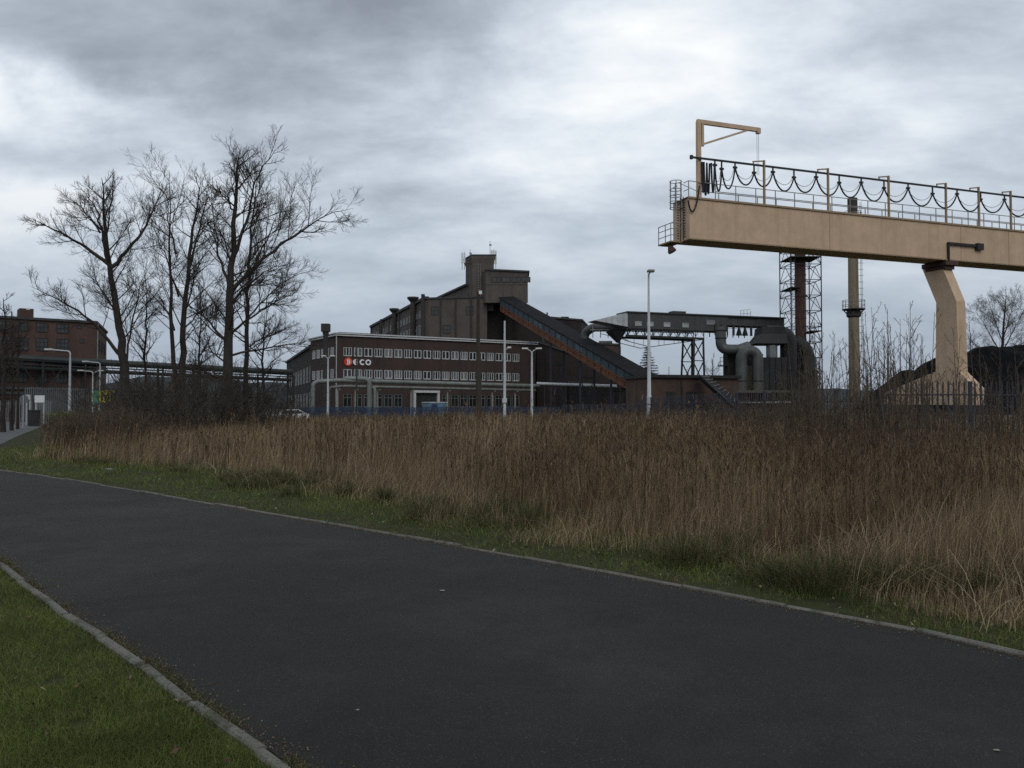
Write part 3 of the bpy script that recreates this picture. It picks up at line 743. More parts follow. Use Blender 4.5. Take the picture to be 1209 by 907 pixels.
# ================================================================== LEFT BRICK BUILDING
def left_block():
    c = Vector((kx(113) * 110, 110, 0)); l = Vector((kx(-60) * 100.5, 100.5, 0)); rb = Vector((kx(124.8) * 125, 125, 0))
    z = Zh(382, 110)
    F = Frame(l.x, l.y, c - l); L = (c - l).length
    t = thing('brick_block', 'four storey red brick block with a rooftop hut behind the bare trees', 'building', c)
    MB().prism([l[:2], c[:2], rb[:2], (l + rb - c)[:2]], 0, z).build('wall', 'red_brick', t)
    MB().prism([(l.x, l.y - .25), (c.x + .2, c.y - .25), (rb.x + .2, rb.y), (l + rb - c)[:2]], z + .003, z + .3).build('roof', 'roof_felt', t)
    h = F(F.s_at(23.8), 2, 0); h2 = F(F.s_at(40.7), 2, 0)
    hut = MB().prism([h[:2], h2[:2], (h2 + F.w * 2.5)[:2], (h + F.w * 2.5)[:2]], z + .3, Zh(365.5, 108)).build('roof_hut', 'red_brick', t)
    Fh = Frame(h.x, h.y, F.u)
    MB(Fh).box(.72, 1.1, -.03, .2, z + 1.45, z + 1.65).build('sky_patch', 'white_plain', hut)  # white block painted as bright sky seen through the hut
    window_meshes('fact', 1.35, 1.2, (.33, .67), (.5,), .07, .05, 'dark_steel', 'glass_dusty')
    window_meshes('fact2', 1.35, 1.65, (.33, .67), (.33, .67), .07, .05, 'dark_steel', 'glass_dusty')
    for px in (-45, -20, -4, 17, 41, 65.5):
        s = F.s_at(px)
        put_window('fact', F, s, Zh(393, 107), t); put_window('fact2', F, s, Zh(415, 107), t)
        put_window('fact2', F, s, Zh(436, 107), t); put_window('fact', F, s, Zh(452, 107), t)
    window_meshes('tiny', .45, .5, (), (), .05, .05, 'dark_steel', 'glass_dusty')
    put_window('tiny', F, F.s_at(90), Zh(388.5, 109), t); put_window('tiny', F, F.s_at(93), Zh(405, 109), t)
    Fs = Frame(c.x, c.y, rb - c)
    for i in range(3): put_window('fact2', Fs, 3 + i * 4, Zh(415, 112), t)
    sil = MB(F)
    for px in (-45, -20, -4, 17, 41, 65.5):
        s = F.s_at(px); sil.box(s - .1, s + 1.45, -.12, -.01, Zh(436, 107) - .12, Zh(436, 107) - .01)
    sil.build('sill_row', 'concrete', t)
    MB().tube([Fs(.15, -.1, 0), Fs(.15, -.1, z)], .07, 6).build('downpipe', 'rail_grey', t)
left_block()

# pipe bridge across the yard at the left
def pipe_bridge():
    a = A(-60, 431, 98); b = A(345, 431, 128)
    t = thing('pipe_bridge', 'dark overhead pipe bridge on steel trestles crossing behind the bare trees', 'pipeline', (a.x, a.y, 0))
    d = (b - a).normalized(); w = Vector((-d.y, d.x, 0)).normalized(); L = (b - a).length
    z = 7.2
    def at(s, o, h): return Vector((a.x, a.y, 0)) + Vector((d.x, d.y, 0)) * s + w * o + Vector((0, 0, h))
    for o, h, r_ in ((0, z + .6, .42), (1.0, z + .5, .3), (.4, z - .55, .25)):
        MB().tube([at(0, o, h), at(L, o, h - .8)], r_, 8).build('pipe', 'pipe_dark', t, smooth=True)
    for h, r_ in ((z - 3.2, .26), (z - 3.8, .2)):
        MB().tube([at(0, .2, h), at(L * .62, .2, h - .2)], r_, 8).build('pipe', 'pipe_dark', t, smooth=True)
    k = 9
    for i in range(k + 1):
        s = L * i / k; m = MB(); zz = z - .8 * i / k
        for o in (-.4, 1.4): m.bar(at(s, o, 0), at(s, o, zz + .2), .2)
        m.bar(at(s, -.4, zz), at(s, 1.4, zz), .16, .18); m.bar(at(s, -.4, .2), at(s, 1.4, zz), .09); m.bar(at(s, 1.4, .2), at(s, -.4, zz), .09)
        if i < k:
            s2 = L * (i + 1) / k
            m.bar(at(s, -.4, zz - .1), at(s2, -.4, zz - .2), .1, .16); m.bar(at(s, -.4, 3.3), at(s + L / k * .5, -.4, zz - .1), .1); m.bar(at(s2, -.4, 3.3), at(s + L / k * .5, -.4, zz - .1), .1)
        m.build('trestle', 'dark_steel', t)
pipe_bridge()

# ================================================================== CONVEYOR BRIDGE, DUCTS AND FILTERS (right of the plant)
def bridge():
    a = Vector((kx(742) * 114, 114, 0)); b = Vector((kx(928) * 122, 122, 0)); F = Frame(a.x, a.y, b - a); L = (b - a).length
    zb = Zh(387.5, 114); zt = Zh(369, 114); DEP = 3.0
    t = thing('conveyor_bridge', 'raised horizontal conveyor bridge with dark metal cladding on a steel truss', 'conveyor', (a.x, a.y, 0))
    MB(F).box(0, L * .62, 0, DEP, zb, zt).box(L * .62, L, .2, DEP, zb + .9, zt).build('cladding', 'clad_dark', t)
    MB(F).box(-.2, L + .1, -.2, DEP + .2, zt + .003, zt + .16).box(L * .28, L * .36, .3, 1.6, zt + .16, zt + .5).build('roof', 'roof_felt', t)
    # pale inlet hood at the end
    e = MB(); e.v = [F(-4.9, .1, zb + .9), F(-.01, .1, zb + .2), F(-.01, .1, zt), F(-4.9, 2.6, zb + .9), F(-.01, 2.9, zb + .2), F(-.01, 2.9, zt), F(-1.3, .1, zt - .3), F(-1.3, 2.8, zt - .3)]
    e.f = [[0, 1, 2, 6], [3, 7, 5, 4], [0, 6, 7, 3], [6, 2, 5, 7], [0, 3, 4, 1], [1, 4, 5, 2]]
    e.build('inlet_hood', 'hood_pale', t)
    window_meshes('brw', 1.0, .62, (.5,), (), .08, .06, 'clad_pale', 'clad_pale')
    for px in (750, 764, 784, 806): put_window('brw', F, F.s_at(px), zb + .35, t)
    window_meshes('brw2', 1.25, .6, (), (), .05, .05, 'clad_pale', 'duct_light'); put_window('brw2', F, F.s_at(835), zb + .9, t)
    # truss under the box
    m = MB(); zc = Zh(396.5, 114); s1 = F.s_at(832)
    for o in (.1, DEP - .1):
        m.bar(F(-.3, o, zc), F(s1, o, zc - .1), .28, .3); m.bar(F(-.3, o, zb - .1), F(s1, o, zb - .1), .14, .14)
        k = 9
        for i in range(k + 1):
            s = s1 * i / k; m.bar(F(s, o, zc), F(s, o, zb), .09)
            if i < k:
                q = s1 / k; m.tube([F(s + q * j / 6, o, zc + .15 + (zb - zc - .25) * math.sin(math.pi * j / 6)) for j in range(7)], .04, 5)
    # bow rods
    sm = F.s_at(768)
    for o in (.1, DEP - .1):
        m.bar(F(-.5, o, Zh(402, 114)), F(sm, o, Zh(409, 114)), .08); m.bar(F(sm, o, Zh(409, 114)), F(s1, o, zc - .2), .09)
        for f in (.2, .4, .6, .8):
            s = s1 * f; zz = Zh(402, 114) + (Zh(409, 114) - Zh(402, 114)) * min(1, s / sm) if s < sm else Zh(409, 114) + (zc - .2 - Zh(409, 114)) * (s - sm) / (s1 - sm)
            m.bar(F(s, o, zz), F(s, o, zc), .05)
    m.build('truss', 'dark_steel', t)
    # trestle
    m = MB(); sa, sb = F.s_at(817.5), F.s_at(831.5)
    tops = [(sa + .35, 0), (sb - .1, 0), (sb - .1, DEP), (sa + .35, DEP)]; feet = [(sa - .15, -.3), (sb + .0, -.3), (sb, DEP + .3), (sa - .15, DEP + .3)]
    for (s0_, o0), (s1_, o1) in zip(tops, feet): m.bar(F(s0_, o0, zc), F(s1_, o1, 0), .24)
    for zz0, zz1 in ((.2, zc * .42), (zc * .42, zc * .72), (zc * .72, zc - .2)):
        for o in (0, DEP):
            m.bar(F(sa, o, zz0), F(sb, o, zz1), .12); m.bar(F(sb, o, zz0), F(sa + .1, o, zz1), .12); m.bar(F(sa, o, zz1), F(sb, o, zz1), .12)
    m.build('trestle', 'dark_steel', t)
    # open steelwork below the far half
    m = MB(); zp = Zh(395.5, 118)
    s0_, s1_ = F.s_at(845), F.s_at(894)
    m.box(s0_, s1_, -.2, DEP, zp - .15, zp + .1)
    for i in range(8):
        s = s0_ + (s1_ - s0_) * i / 7; m.bar(F(s, -.1, zp), F(s, -.1, zb + .95), .13 if i % 3 else .28); m.bar(F(s, DEP, zp), F(s, DEP, zb + .95), .12)
    m.bar(F(s0_, -.1, zp + 1), F(s1_, -.1, zp + 1), .05)
    m.build('platform', 'dark_steel', t)
    for o in (s0_ + 4.2, s0_ + 5.2): MB().tube([F(o, .5, zp + .1), F(o, .5, zp + 1.3)], [.45, .1], 8).build('valve_cone', 'dark_steel', t)
    m = MB(); s0_, s1_ = F.s_at(836), F.s_at(880)
    m.box(s0_, s1_, .4, 1.4, zt + .17, zt + .55); m.build('roof_duct', 'clad_pale', t)
    m = MB(); s0_, s1_ = F.s_at(878), F.s_at(890)
    for i in range(4): m.bar(F(s0_ + (s1_ - s0_) * i / 3, .6, zt), F(s0_ + (s1_ - s0_) * i / 3, .6, zt + 1.0), .05)
    m.bar(F(s0_, .6, zt + 1.), F(s1_, .6, zt + 1.2), .05); m.bar(F(s0_, .6, zt + .55), F(s1_, .6, zt + .6), .05)
    m.build('roof_railing', 'rail_grey', t)
    # left end: steelwork into the plant
    m = MB()
    q = F(F.s_at(735.5), 1, 0); m.bar((q.x, q.y, 0), (q.x, q.y, Zh(403, 114)), .28)
    m.build('post', 'dark_steel', t)
    m = MB(); c = [F(F.s_at(724), .2, 0), F(F.s_at(740.5), .2, 0), F(F.s_at(740.5), 2.4, 0), F(F.s_at(724), 2.4, 0)]; cc = F(F.s_at(735), 1.2, 0)
    ztp = Zh(391, 114); zlo = Zh(404.5, 114)
    m.v = [Vector((p.x, p.y, ztp)) for p in c] + [Vector((cc.x + (p.x - cc.x) * .12, cc.y + (p.y - cc.y) * .12, zlo)) for p in c]
    m.f = [[0, 1, 2, 3], [7, 6, 5, 4]] + [[i, (i + 1) % 4, (i + 1) % 4 + 4, i + 4][::-1] for i in range(4)]
    m.build('hopper', 'duct_dark', t)
    MB().tube(rounded([A(743, 386.5, 114.6), A(700, 386.5, 120), A(691, 393, 121), A(690, 402, 121)], 1.2), [.62] * 100 if False else .62, 12).build('duct', 'duct_grey', t, smooth=True)
    m = MB()
    for px in (700, 709, 718): m.bar(A(px, 384, 119), A(px, 399, 119), .1); 
    m.bar(A(697, 389.5, 119), A(741, 389.5, 115), .12); m.bar(A(697, 381.5, 119), A(735, 381.5, 115), .05); m.bar(A(708, 404, 119), A(722, 404, 118), .5, .3)
    m.bar(A(709, 394, 119), A(742, 402, 114.3), .08); m.bar(A(720, 392, 118), A(736, 401, 114.5), .08)
    m.build('walkway', 'rail_grey', t)
bridge()

def filters():
    D = 108
    t = thing('dust_filter', 'dark dust filter plant with an arched duct, hoppers and fat curved pipes', 'filter plant', A(900, 482, D).xy.to_3d())
    # arched duct (inverted U)
    r_ = .72; xl = A(875.5, 450, D); xr = A(894.5, 450, D); zt = Zh(414.5, D)
    rad = (xr.x - xl.x) / 2; c = Vector(((xl.x + xr.x) / 2, D, zt - rad))
    path = [Vector((xl.x, D, 1.6)), Vector((xl.x, D, zt - rad))] + arc_pts(c, rad, math.pi, 0, (1, 0, 0), (0, 0, 1), 14)[1:] + [Vector((xr.x, D, 1.6))]
    MB().tube(path, r_, 18).build('arched_duct', 'duct_grey', t, smooth=True)
    # elbow duct coming down from the bridge
    p = rounded([A(851, 386, 110), A(851, 413, 110), A(872, 413, 109.5)], 3.2, 10) + [A(884, 409, 109.8)]
    MB().tube(p, .68, 16).build('elbow_duct', 'duct_grey', t, smooth=True)
    # flanges
    m = MB()
    for px, py in ((851, 391), (851, 400)):
        q = A(px, py, 110); MB().tube([q, q + Vector((0, 0, .12))], .78, 16).build('flange_ring', 'duct_dark', t, smooth=True)
    for z in (3.2, 5.0):
        for x in (xr.x, xl.x): MB().tube([(x, D, z), (x, D, z + .12)], .79, 18).build('flange_ring', 'duct_dark', t, smooth=True)
    # brick stair box on the left
    x0, x1 = kx(859.5) * 110.6, kx(875) * 110.6
    MB().box(x0, x1, 110.6, 113, 0, Zh(417, 110.6)).build('fan_house', 'dark_brick', t)
    MB().box(x1 + .003, kx(902) * 109.6 - .003, 109.8, 113, 0, Zh(418, 110)).build('dark_filler', 'duct_dark', t)  # dark filler box added behind the arch to close off the bright gap
    MB().box(kx(881) * 109.7, kx(889) * 109.7, 109.62, 109.79, 1.8, Zh(432, 109.7)).build('access_door', 'stack_yellow', t)
    m = MB(); zz = Zh(432, 110)
    m.box(x0 - 1.0, x0 - .01, 110.6, 112, zz, zz + .12)
    for a in (x0 - .95, x0 - .5): m.bar((a, 110.65, zz), (a, 110.65, zz + 1.1), .05)
    m.bar((x0 - 1, 110.65, zz + 1.1), (x0, 110.65, zz + 1.1), .05); m.bar((x0 - 1, 110.65, zz + .6), (x0, 110.65, zz + .6), .05)
    m.build('side_platform', 'dark_steel', t)
    # filter box
    x0, x1 = kx(902) * 109.5, kx(931) * 109.5
    MB().box(x0, x1, 109.5, 114, 1.2, Zh(422, 109.5)).build('filter_box', 'duct_dark', t)
    m = MB()
    for i in range(5):
        x = x0 + (x1 - x0) * i / 4; m.bar((x, 109.45, 1.2), (x, 109.45, Zh(422, 109.5)), .14, .1)
    m.build('rib', 'dark_steel', t)
    # silver hopper
    m = MB(); q = A(913.5, 420, 109.9)
    m.tube([(q.x, q.y + .8, Zh(422, 110)), (q.x, q.y + .8, Zh(408, 110)), (q.x, q.y + .8, Zh(404.5, 110))], [.72, .72, .35], 10)
    m.build('cyclone', 'duct_light', t)
    # hood above, funnel shaped
    m = MB(); zt = Zh(386, 110.5); zm = Zh(398, 110.5); zl = Zh(406, 110.5)
    def ring(p0, p1, z, y0, y1): return [Vector((kx(p0) * 110.5, y0, z)), Vector((kx(p1) * 110.5, y0, z)), Vector((kx(p1) * 110.5, y1, z)), Vector((kx(p0) * 110.5, y1, z))]
    m.v = ring(901, 927, zt, 110.2, 114) + ring(900, 928, zm + .4, 110.2, 114) + ring(891, 930, zl, 109.8, 114.4)
    m.f = [[3, 2, 1, 0], [8, 9, 10, 11]] + [[i + o, i + 4 + o, (i + 1) % 4 + 4 + o, (i + 1) % 4 + o][::-1] for i in range(4) for o in (0, 4)]
    m.build('hood', 'duct_dark', t)
    # big round ducts falling behind the brown flue
    p = rounded([A(905, 394, 112.5), A(931, 394, 112.5), A(931.5, 470, 112.5)], 3.2, 10)
    MB().tube(p, 1.05, 16).build('fat_duct', 'duct_dark', t, smooth=True)
    p = rounded([A(938, 403, 115), A(953, 414, 115), A(956, 478, 115)], 2.6, 10)
    MB().tube(p, .95, 16).build('fat_duct', 'duct_dark', t, smooth=True)
    x0, x1 = kx(938) * 112, kx(966) * 112
    MB().box(x0, x1, 112, 115, 0, Zh(437, 112)).build('plinth_house', 'dark_brick', t)
    # base slab with balustrade
    m = MB(); x0, x1 = kx(866) * 100, kx(934) * 100; z = Zh(461, 100)
    m.box(x0, x1, 100, 108, z - .28, z); m.build('deck', 'concrete', t)
    m = MB(); k = 26
    for i in range(k + 1):
        x = x0 + (x1 - x0) * i / k; m.bar((x, 99.95, z - 1.25), (x, 99.95, z - .3), .1, .06)
    m.build('baluster_row', 'wood', t)
    m = MB()
    for i in range(13):
        x = x0 + (x1 - x0) * i / 13; m.box(x, x + .3, 99.9, 99.98, z - 1.42, z - 1.27)
    m.box(x0, x1, 100., 100.1, z - 1.5, z - 1.25)
    m.build('kerb_blocks', 'pale_post', t)
    MB().box(x0, x1, 100.4, 107.6, 0, z - .3).build('plinth', 'dark_brick', t)
filters()

def lattice_chimney():
    D = 117; q = A(946.2, 482, D); Wd = 4.2; H = 25.5
    t = thing('lattice_chimney', 'slim red brown steel flue braced inside an open lattice tower', 'chimney', (q.x, q.y, 0))
    MB().tube([(q.x, q.y, 0), (q.x, q.y, H + 1)], .74, 20).build('flue', 'flue_brown', t, smooth=True)
    m = MB()
    for z in range(2, int(H), 3): MB().tube([(q.x, q.y, z), (q.x, q.y, z + .1)], .80, 20).build('flange_ring', 'flue_brown', t)
    h = Wd / 2; cs = [(-h, -h), (h, -h), (h, h), (-h, h)]
    ca, sa = math.cos(.04), math.sin(.04)
    cs = [(x * ca - y * sa, x * sa + y * ca) for x, y in cs]
    for i, (x, y) in enumerate(cs): MB().bar((q.x + x, q.y + y, 0), (q.x + x, q.y + y, H), .12).build('corner_leg', 'dark_steel', t)
    m = MB(); k = 12; st_ = H / k
    for j in range(1, k + 1):
        z = j * st_
        for i in range(4):
            a = Vector((q.x + cs[i][0], q.y + cs[i][1], z)); b = Vector((q.x + cs[(i + 1) % 4][0], q.y + cs[(i + 1) % 4][1], z)); c = (a + b) / 2
            m.bar(a, b, .085); dz = Vector((0, 0, st_))
            m.bar(c, a - dz, .06); m.bar(c, b - dz, .06)
            m.bar(c, Vector((q.x, q.y, z)), .05)
    m.build('bracing', 'dark_steel', t)
    for z, s in ((Zh(342.5, D), -1), (Zh(393, D), 1), (Zh(307, D), 0)):
        m = MB(); x0, x1 = (q.x - h, q.x - .6) if s < 0 else (q.x + .6, q.x + h) if s > 0 else (q.x - h, q.x + h)
        m.box(x0, x1, q.y - h - .3, q.y + h, z, z + .12)
        for i in range(4): m.bar((x0 + (x1 - x0) * i / 3, q.y - h - .25, z), (x0 + (x1 - x0) * i / 3, q.y - h - .25, z + 1.1), .05)
        m.bar((x0, q.y - h - .25, z + 1.1), (x1, q.y - h - .25, z + 1.1), .05); m.bar((x0, q.y - h - .25, z + .55), (x1, q.y - h - .25, z + .55), .05)
        m.build('platform', 'dark_steel', t)
    m = MB(); lx_ = q.x - h + .95
    for o in (-.2, .2): m.bar((lx_ + o, q.y - .6, 0), (lx_ + o, q.y - .6, H), .05)
    for j in range(60): m.bar((lx_ - .2, q.y - .6, j * .42 + .2), (lx_ + .2, q.y - .6, j * .42 + .2), .035)
    m.build('ladder', 'rail_grey', t)
lattice_chimney()
def concrete_chimney():
    D = 100; q = A(1009.2, 482, D); z = Zh(234.5, D); zp = Zh(366, D)
    t = thing('round_chimney', 'tall slim weathered yellow grey chimney with a ring platform and ladder', 'chimney', (q.x, q.y, 0))
    MB().tube([(q.x, q.y, 0), (q.x, q.y, zp), (q.x, q.y, z - 1.6)], [.66, .60, .55], 24).build('shaft', 'stack_yellow', t, smooth=True)
    MB().tube([(q.x, q.y, z - 1.597), (q.x, q.y, z)], .57, 24).build('sooty_top', 'stack_dark', t, smooth=True)
    m = MB().tube([(q.x, q.y, zp - .9), (q.x, q.y, zp - .75), (q.x, q.y, zp - .25), (q.x, q.y, zp)], [.66, .82, .82, .66], 24)
    m.tube([(q.x, q.y, zp + .0), (q.x, q.y, zp + .1)], 1.3, 24)
    for i in range(8): a = i * math.pi / 4; m.bar((q.x + .6 * math.cos(a), q.y + .6 * math.sin(a), zp - .7), (q.x + 1.2 * math.cos(a), q.y + 1.2 * math.sin(a), zp), .07)
    m.build('platform', 'stack_dark', t)
    m = MB(); k = 16
    for h_ in (.55, 1.1): m.tube([(q.x + 1.25 * math.cos(i * 2 * math.pi / k), q.y + 1.25 * math.sin(i * 2 * math.pi / k), zp + h_) for i in range(k + 1)], .03, 5, cap=False)
    for i in range(k): m.bar((q.x + 1.25 * math.cos(i * 2 * math.pi / k), q.y + 1.25 * math.sin(i * 2 * math.pi / k), zp + .1), (q.x + 1.25 * math.cos(i * 2 * math.pi / k), q.y + 1.25 * math.sin(i * 2 * math.pi / k), zp + 1.1), .04)
    m.build('railing', 'rail_grey', t)
    m = MB(); x = q.x + .78; y = q.y - .25
    for o in (0, .35): m.bar((x + .08, y + o - .3, 1), (x + .02, y + o - .3, z - .5), .04)
    zz = 1.5
    while zz < z - .5: m.bar((q.x + .5, y - .1, zz), (x + .28, y - .1, zz), .045); zz += .75
    m.build('ladder', 'rail_grey', t)
    m = MB().tube([(q.x, q.y, z - 2.6), (q.x, q.y, z - 2.5)], 1.0, 20)
    for i in range(10): a = i * .628; m.bar((q.x + .97 * math.cos(a), q.y + .97 * math.sin(a), z - 2.5), (q.x + .97 * math.cos(a), q.y + .97 * math.sin(a), z - 1.6), .04)
    m.tube([(q.x + .97 * math.cos(i * .4189), q.y + .97 * math.sin(i * .4189), z - 1.6) for i in range(16)], .03, 5, cap=False)
    m.build('upper_platform', 'stack_dark', t)
concrete_chimney()

# red brick shed in front of the filters
def shed():
    D = 88; x0, x1 = kx(768) * 87, kx(872) * 90; z0 = Zh(446, 87); z1 = Zh(443.5, 90)
    F = Frame(x0, 87, (x1 - x0, 3)); L = math.hypot(x1 - x0, 3)
    t = thing('brick_shed', 'low flat roofed red brick shed with narrow dark doors beside the tall white lamp post', 'building', F(0, 0, 0))
    MB(F).box(0, L, 0, 6, 0, z0).build('wall', 'orange_brick', t)
    MB(F).box(-.2, L + .2, -.3, 6.2, z0 + .003, z0 + .32).build('roof', 'dark_steel', t)
    for px, w in ((792, .5), (816, .55)):
        s = F.s_at(px); MB(F).box(s - w, s + w, -.06, .02, 0, 3.3).build('door', 'dark_steel', t)
    s = F.s_at(804.5); MB().tube([F(s, -.08, 0), F(s, -.08, z0)], .07, 8).build('downpipe', 'dark_steel', t)
shed()
ch = thing('inclined_chute', 'grey corrugated chute sloping down beside the brick shed', 'chute', A(846, 482, 92).xy.to_3d())
MB().extrude([A(828, 445, 86), A(836, 445, 86), A(868, 470, 85), A(868, 482, 85)], (0, 2.0, 0)).build('chute_body', 'clad_dark', ch)
m = MB()
for i in range(9):
    f = i / 8; m.bar(A(829 + 38 * f, 444.6 + 29.5 * f, 85.9 - f), A(838 + 30 * f, 444.6 + 25 * f, 85.95 - f), .06)
m.build('rib', 'rail_grey', ch)

# ================================================================== COAL HEAP
def coal():
    prof = [(985, 497), (1020, 476), (1045, 452), (1068, 433), (1082, 436), (1094, 428), (1108, 419), (1125, 417), (1140, 414.5), (1160, 409), (1185, 405.5), (1215, 406), (1260, 404), (1320, 412), (1400, 440), (1470, 487)]
    D = 96; ridge = [A(px, py, D) for px, py in prof]
    rg = np.random.default_rng(3)
    nx = 120; ny = 26; V = []
    xs = np.linspace(ridge[0].x, ridge[-1].x, nx); rz = np.interp(xs, [p.x for p in ridge], [max(p.z, 0) for p in ridge])
    for j in range(ny):
        v = -1 + 2 * j / (ny - 1)
        for x, z in zip(xs, rz):
            h = z * (1 - abs(v) ** 1.1)
            V.append((x, D + v * (3 + z * 1.7), max(h + rg.normal(0, .07) * (h > .2) + .18 * math.sin(x * 1.1 + v * 9) * (h > .4) * (1 - abs(v)), -.05)))
    m = MB(); m.v = [Vector(p) for p in V]
    m.f = [[j * nx + i, j * nx + i + 1, (j + 1) * nx + i + 1, (j + 1) * nx + i] for j in range(ny - 1) for i in range(nx - 1)]
    o = m.build('coal_heap', 'coal', None, smooth=False)
    tag(o, 'huge black coal heap behind the gantry crane leg', 'coal heap')
coal()

# ================================================================== GANTRY CRANE
def crane():
    S = Vector((kx(815.5) * 60, 60, 0)); u = Vector((.936, .353, 0)).normalized(); F = Frame(S.x, S.y, u); Wb = 2.2
    zt = Zh(233.5, 60); zb = Zh(282, 60); TL = 95.0
    t = thing('gantry_crane', 'huge beige coal yard gantry crane with a box girder on a cranked leg', 'crane', F(24, 1, 0))
    bm = MB(F).box(0, TL, 0, Wb, zb, zt).build('girder', 'beige', t)
    m = MB(F)
    m.box(-.12, TL, -.10, -.003, zt - .06, zt + .04).box(-.12, TL, -.10, -.003, zb - .05, zb + .05)
    m.build('girder_flange', 'beige_dull', t)
    m = MB(F)
    for s in (12.4, 25.8, 31.2, 40, 52): MB(F).box(s, s + .05, -.012, -.002, zb + .06, zt - .08).build('girder_seam', 'beige_dull', bm)
    m = MB(F)
    for i in range(14):
        z = zb + .25 + i * .19
        m.box(-.09, -.003, .55, .61, z, z + .06); m.box(-.09, -.003, 1.45, 1.51, z, z + .06)
    m.bar((-.13, 1.0, zb), (-.13, 1.0, zt + .2), .05); m.bar((-.13, .62, zb), (-.13, .62, zt + .2), .05)
    m.build('bolt_row', 'dark_steel', t)
    # deck
    MB(F).box(-.1, TL, -.05, Wb + .05, zt + .045, zt + .09).build('deck', 'beige_dull', t)
    # handrail (both sides)
    zr = zt + .09; m = MB(F)
    for o in (.03, Wb - .03):
        for h in (.55, 1.1): m.bar((2.2, o, zr + h), (TL, o, zr + h), .05)
        s = 2.2
        while s < TL: m.bar((s, o, zr), (s, o, zr + 1.1), .05); s += 1.75
    m.build('handrail', 'rail_grey', t)
    # cable track posts
    zc = Zh(187, 60.4); ks = [905, 981, 1053, 1121, 1160, 1198]
    ss = [F.s_at(p) for p in ks]; s = ss[-1]
    while s < TL - 3: s += 3.4; ss.append(s)
    for s in ss:
        MB(F).bar((s, .05, zr), (s, .05, zc + .42), .14).bar((s + .07, .05, zc + .38), (s - 1.0, .05, zc + .22), .09).bar((s - .95, .05, zc + .25), (s - .95, .05, zc + .05), .07).build('track_post', 'beige_dull', t)
    MB(F).bar((.30, .05, zc), (TL, .05, zc), .09, .14).bar((.12, .05, zc), (.30, .05, zc), .18, .28).build('cable_track', 'dark_steel', t)
    # festoon cables
    hp = [846, 854, 870, 892.6, 915, 940, 966.4, 993.8, 1020, 1047, 1075.6, 1104.6, 1133.8, 1161.8, 1190]
    hs = [F.s_at(p, .05) for p in hp]; s = hs[-1]
    while s < TL - 4: s += 2.9; hs.append(s)
    m = MB(F)
    for i, s in enumerate(hs): MB(F).bar((s, .05, zc - .08), (s, .05, zc - .32 - .22 * (i % 2)), .09).box(s - .16, s + .16, -.02, .12, zc - .44 - .22 * (i % 2), zc - .3 - .22 * (i % 2)).build('cable_hanger', 'dark_steel', t)
    first = F.s_at(832.5)
    def loop(a, za, b, zb_, sag, r_, o=.05, k=12):
        pts = []
        for i in range(k + 1):
            f = i / k; c = (math.cosh(2.0 * (2 * f - 1)) - math.cosh(2.0)) / (math.cosh(2.0) - 1)
            pts.append(F(a + (b - a) * f, o, za + (zb_ - za) * f + sag * c))
        return MB().tube(pts, r_, 6)
    for i, (a, b) in enumerate(zip(hs, hs[1:])):
        za = zc - .38 - .22 * (i % 2); zb2 = zc - .38 - .22 * ((i + 1) % 2)
        sag = (1.75 if i == 0 else 1.5) if i < 2 else 1.12 + random.uniform(-.12, .12)
        fc = loop(a, za, b, zb2, sag, .062).build('festoon_cable', 'rubber', t, smooth=True)
        loop(a, za + .05, b, zb2 + .05, sag * .62, .018, .16).build('thin_cable', 'rubber', fc)
    m = MB()
    for j, (px0, px1, sg) in enumerate(((831.2, 833.4, 2.2), (834.2, 837.6, 2.35), (838.4, 841.6, 2.2), (842.2, 846, 2.1))):
        a, b = F.s_at(px0), F.s_at(px1)
        m2 = loop(a, zc - .25, b, zc - .25, sg, .07, .05 + .08 * (j % 3), 16); n_ = len(m.v); m.v += m2.v; m.f += [[n_ + i for i in f] for f in m2.f]
    m.build('cable_bundle', 'rubber', t, smooth=True)
    a = F.s_at(812.5); b = F.s_at(826)
    loop(a, zt - .25, b, zt + .9, 1.25, .06, -.15, 14).build('feed_cable', 'rubber', t, smooth=True)
    # jib at the end
    sm = F.s_at(829.5); zj = Zh(142.5, 60.4); sj = F.s_at(902)
    j = MB(F).bar((sm, .3, zr), (sm, .3, zj), .26, .3).build('jib_mast', 'beige', t)
    s2 = F.s_at(834.2)
    MB(F).bar((s2, .3, Zh(170.5, 60.5)), (s2, .3, zj - .1), .18).bar((sm, .3, Zh(170.5, 60.5)), (s2 + .1, .3, Zh(170.5, 60.5)), .14).build('jib_strut', 'beige', j)
    MB(F).bar((sm - .12, .3, zj), (sj, .3, zj), .22, .30).box(sj - .22, sj + .06, .16, .44, zj - .28, zj + .12).build('jib_arm', 'beige', j)
    MB(F).bar((sm + .1, .3, Zh(170.8, 60.5)), (sj - 1, .3, zj - .12), .13).build('jib_brace', 'beige', j)
    MB(F).bar((sj - .05, .3, zj - .2), (sj - .05, .3, zr + 2.2), .02).bar((sj - .2, .3, zj - .2), (sj - .2, .3, zr + 2.2), .02).build('hoist_rope', 'rail_grey', j)
    # ladder cage at the end
    m = MB(F); cc = (-.42, 1.15); z0 = zt - .55; z1 = zt + 1.42
    def P(a, r_=.42): return (cc[0] + r_ * math.cos(a), cc[1] + r_ * 1.1 * math.sin(a))
    for h in (0, .45, .9, 1.35, 1.95):
        m.tube([(*P(i * 2 * math.pi / 12), z0 + h) for i in range(13)], .03, 5, cap=False)
    for i in range(0, 12, 2): m.bar((*P(i * math.pi / 6), z0), (*P(i * math.pi / 6), z1), .045)
    m.bar((.0, .1, zr), (.0, .1, zr + 1.15), .05); m.bar((.0, .1, zr + 1.15), (2.2, .03, zr + 1.1), .05); m.bar((-.4, .7, zr + 1.1), (.9, .1, zr + .4), .04)
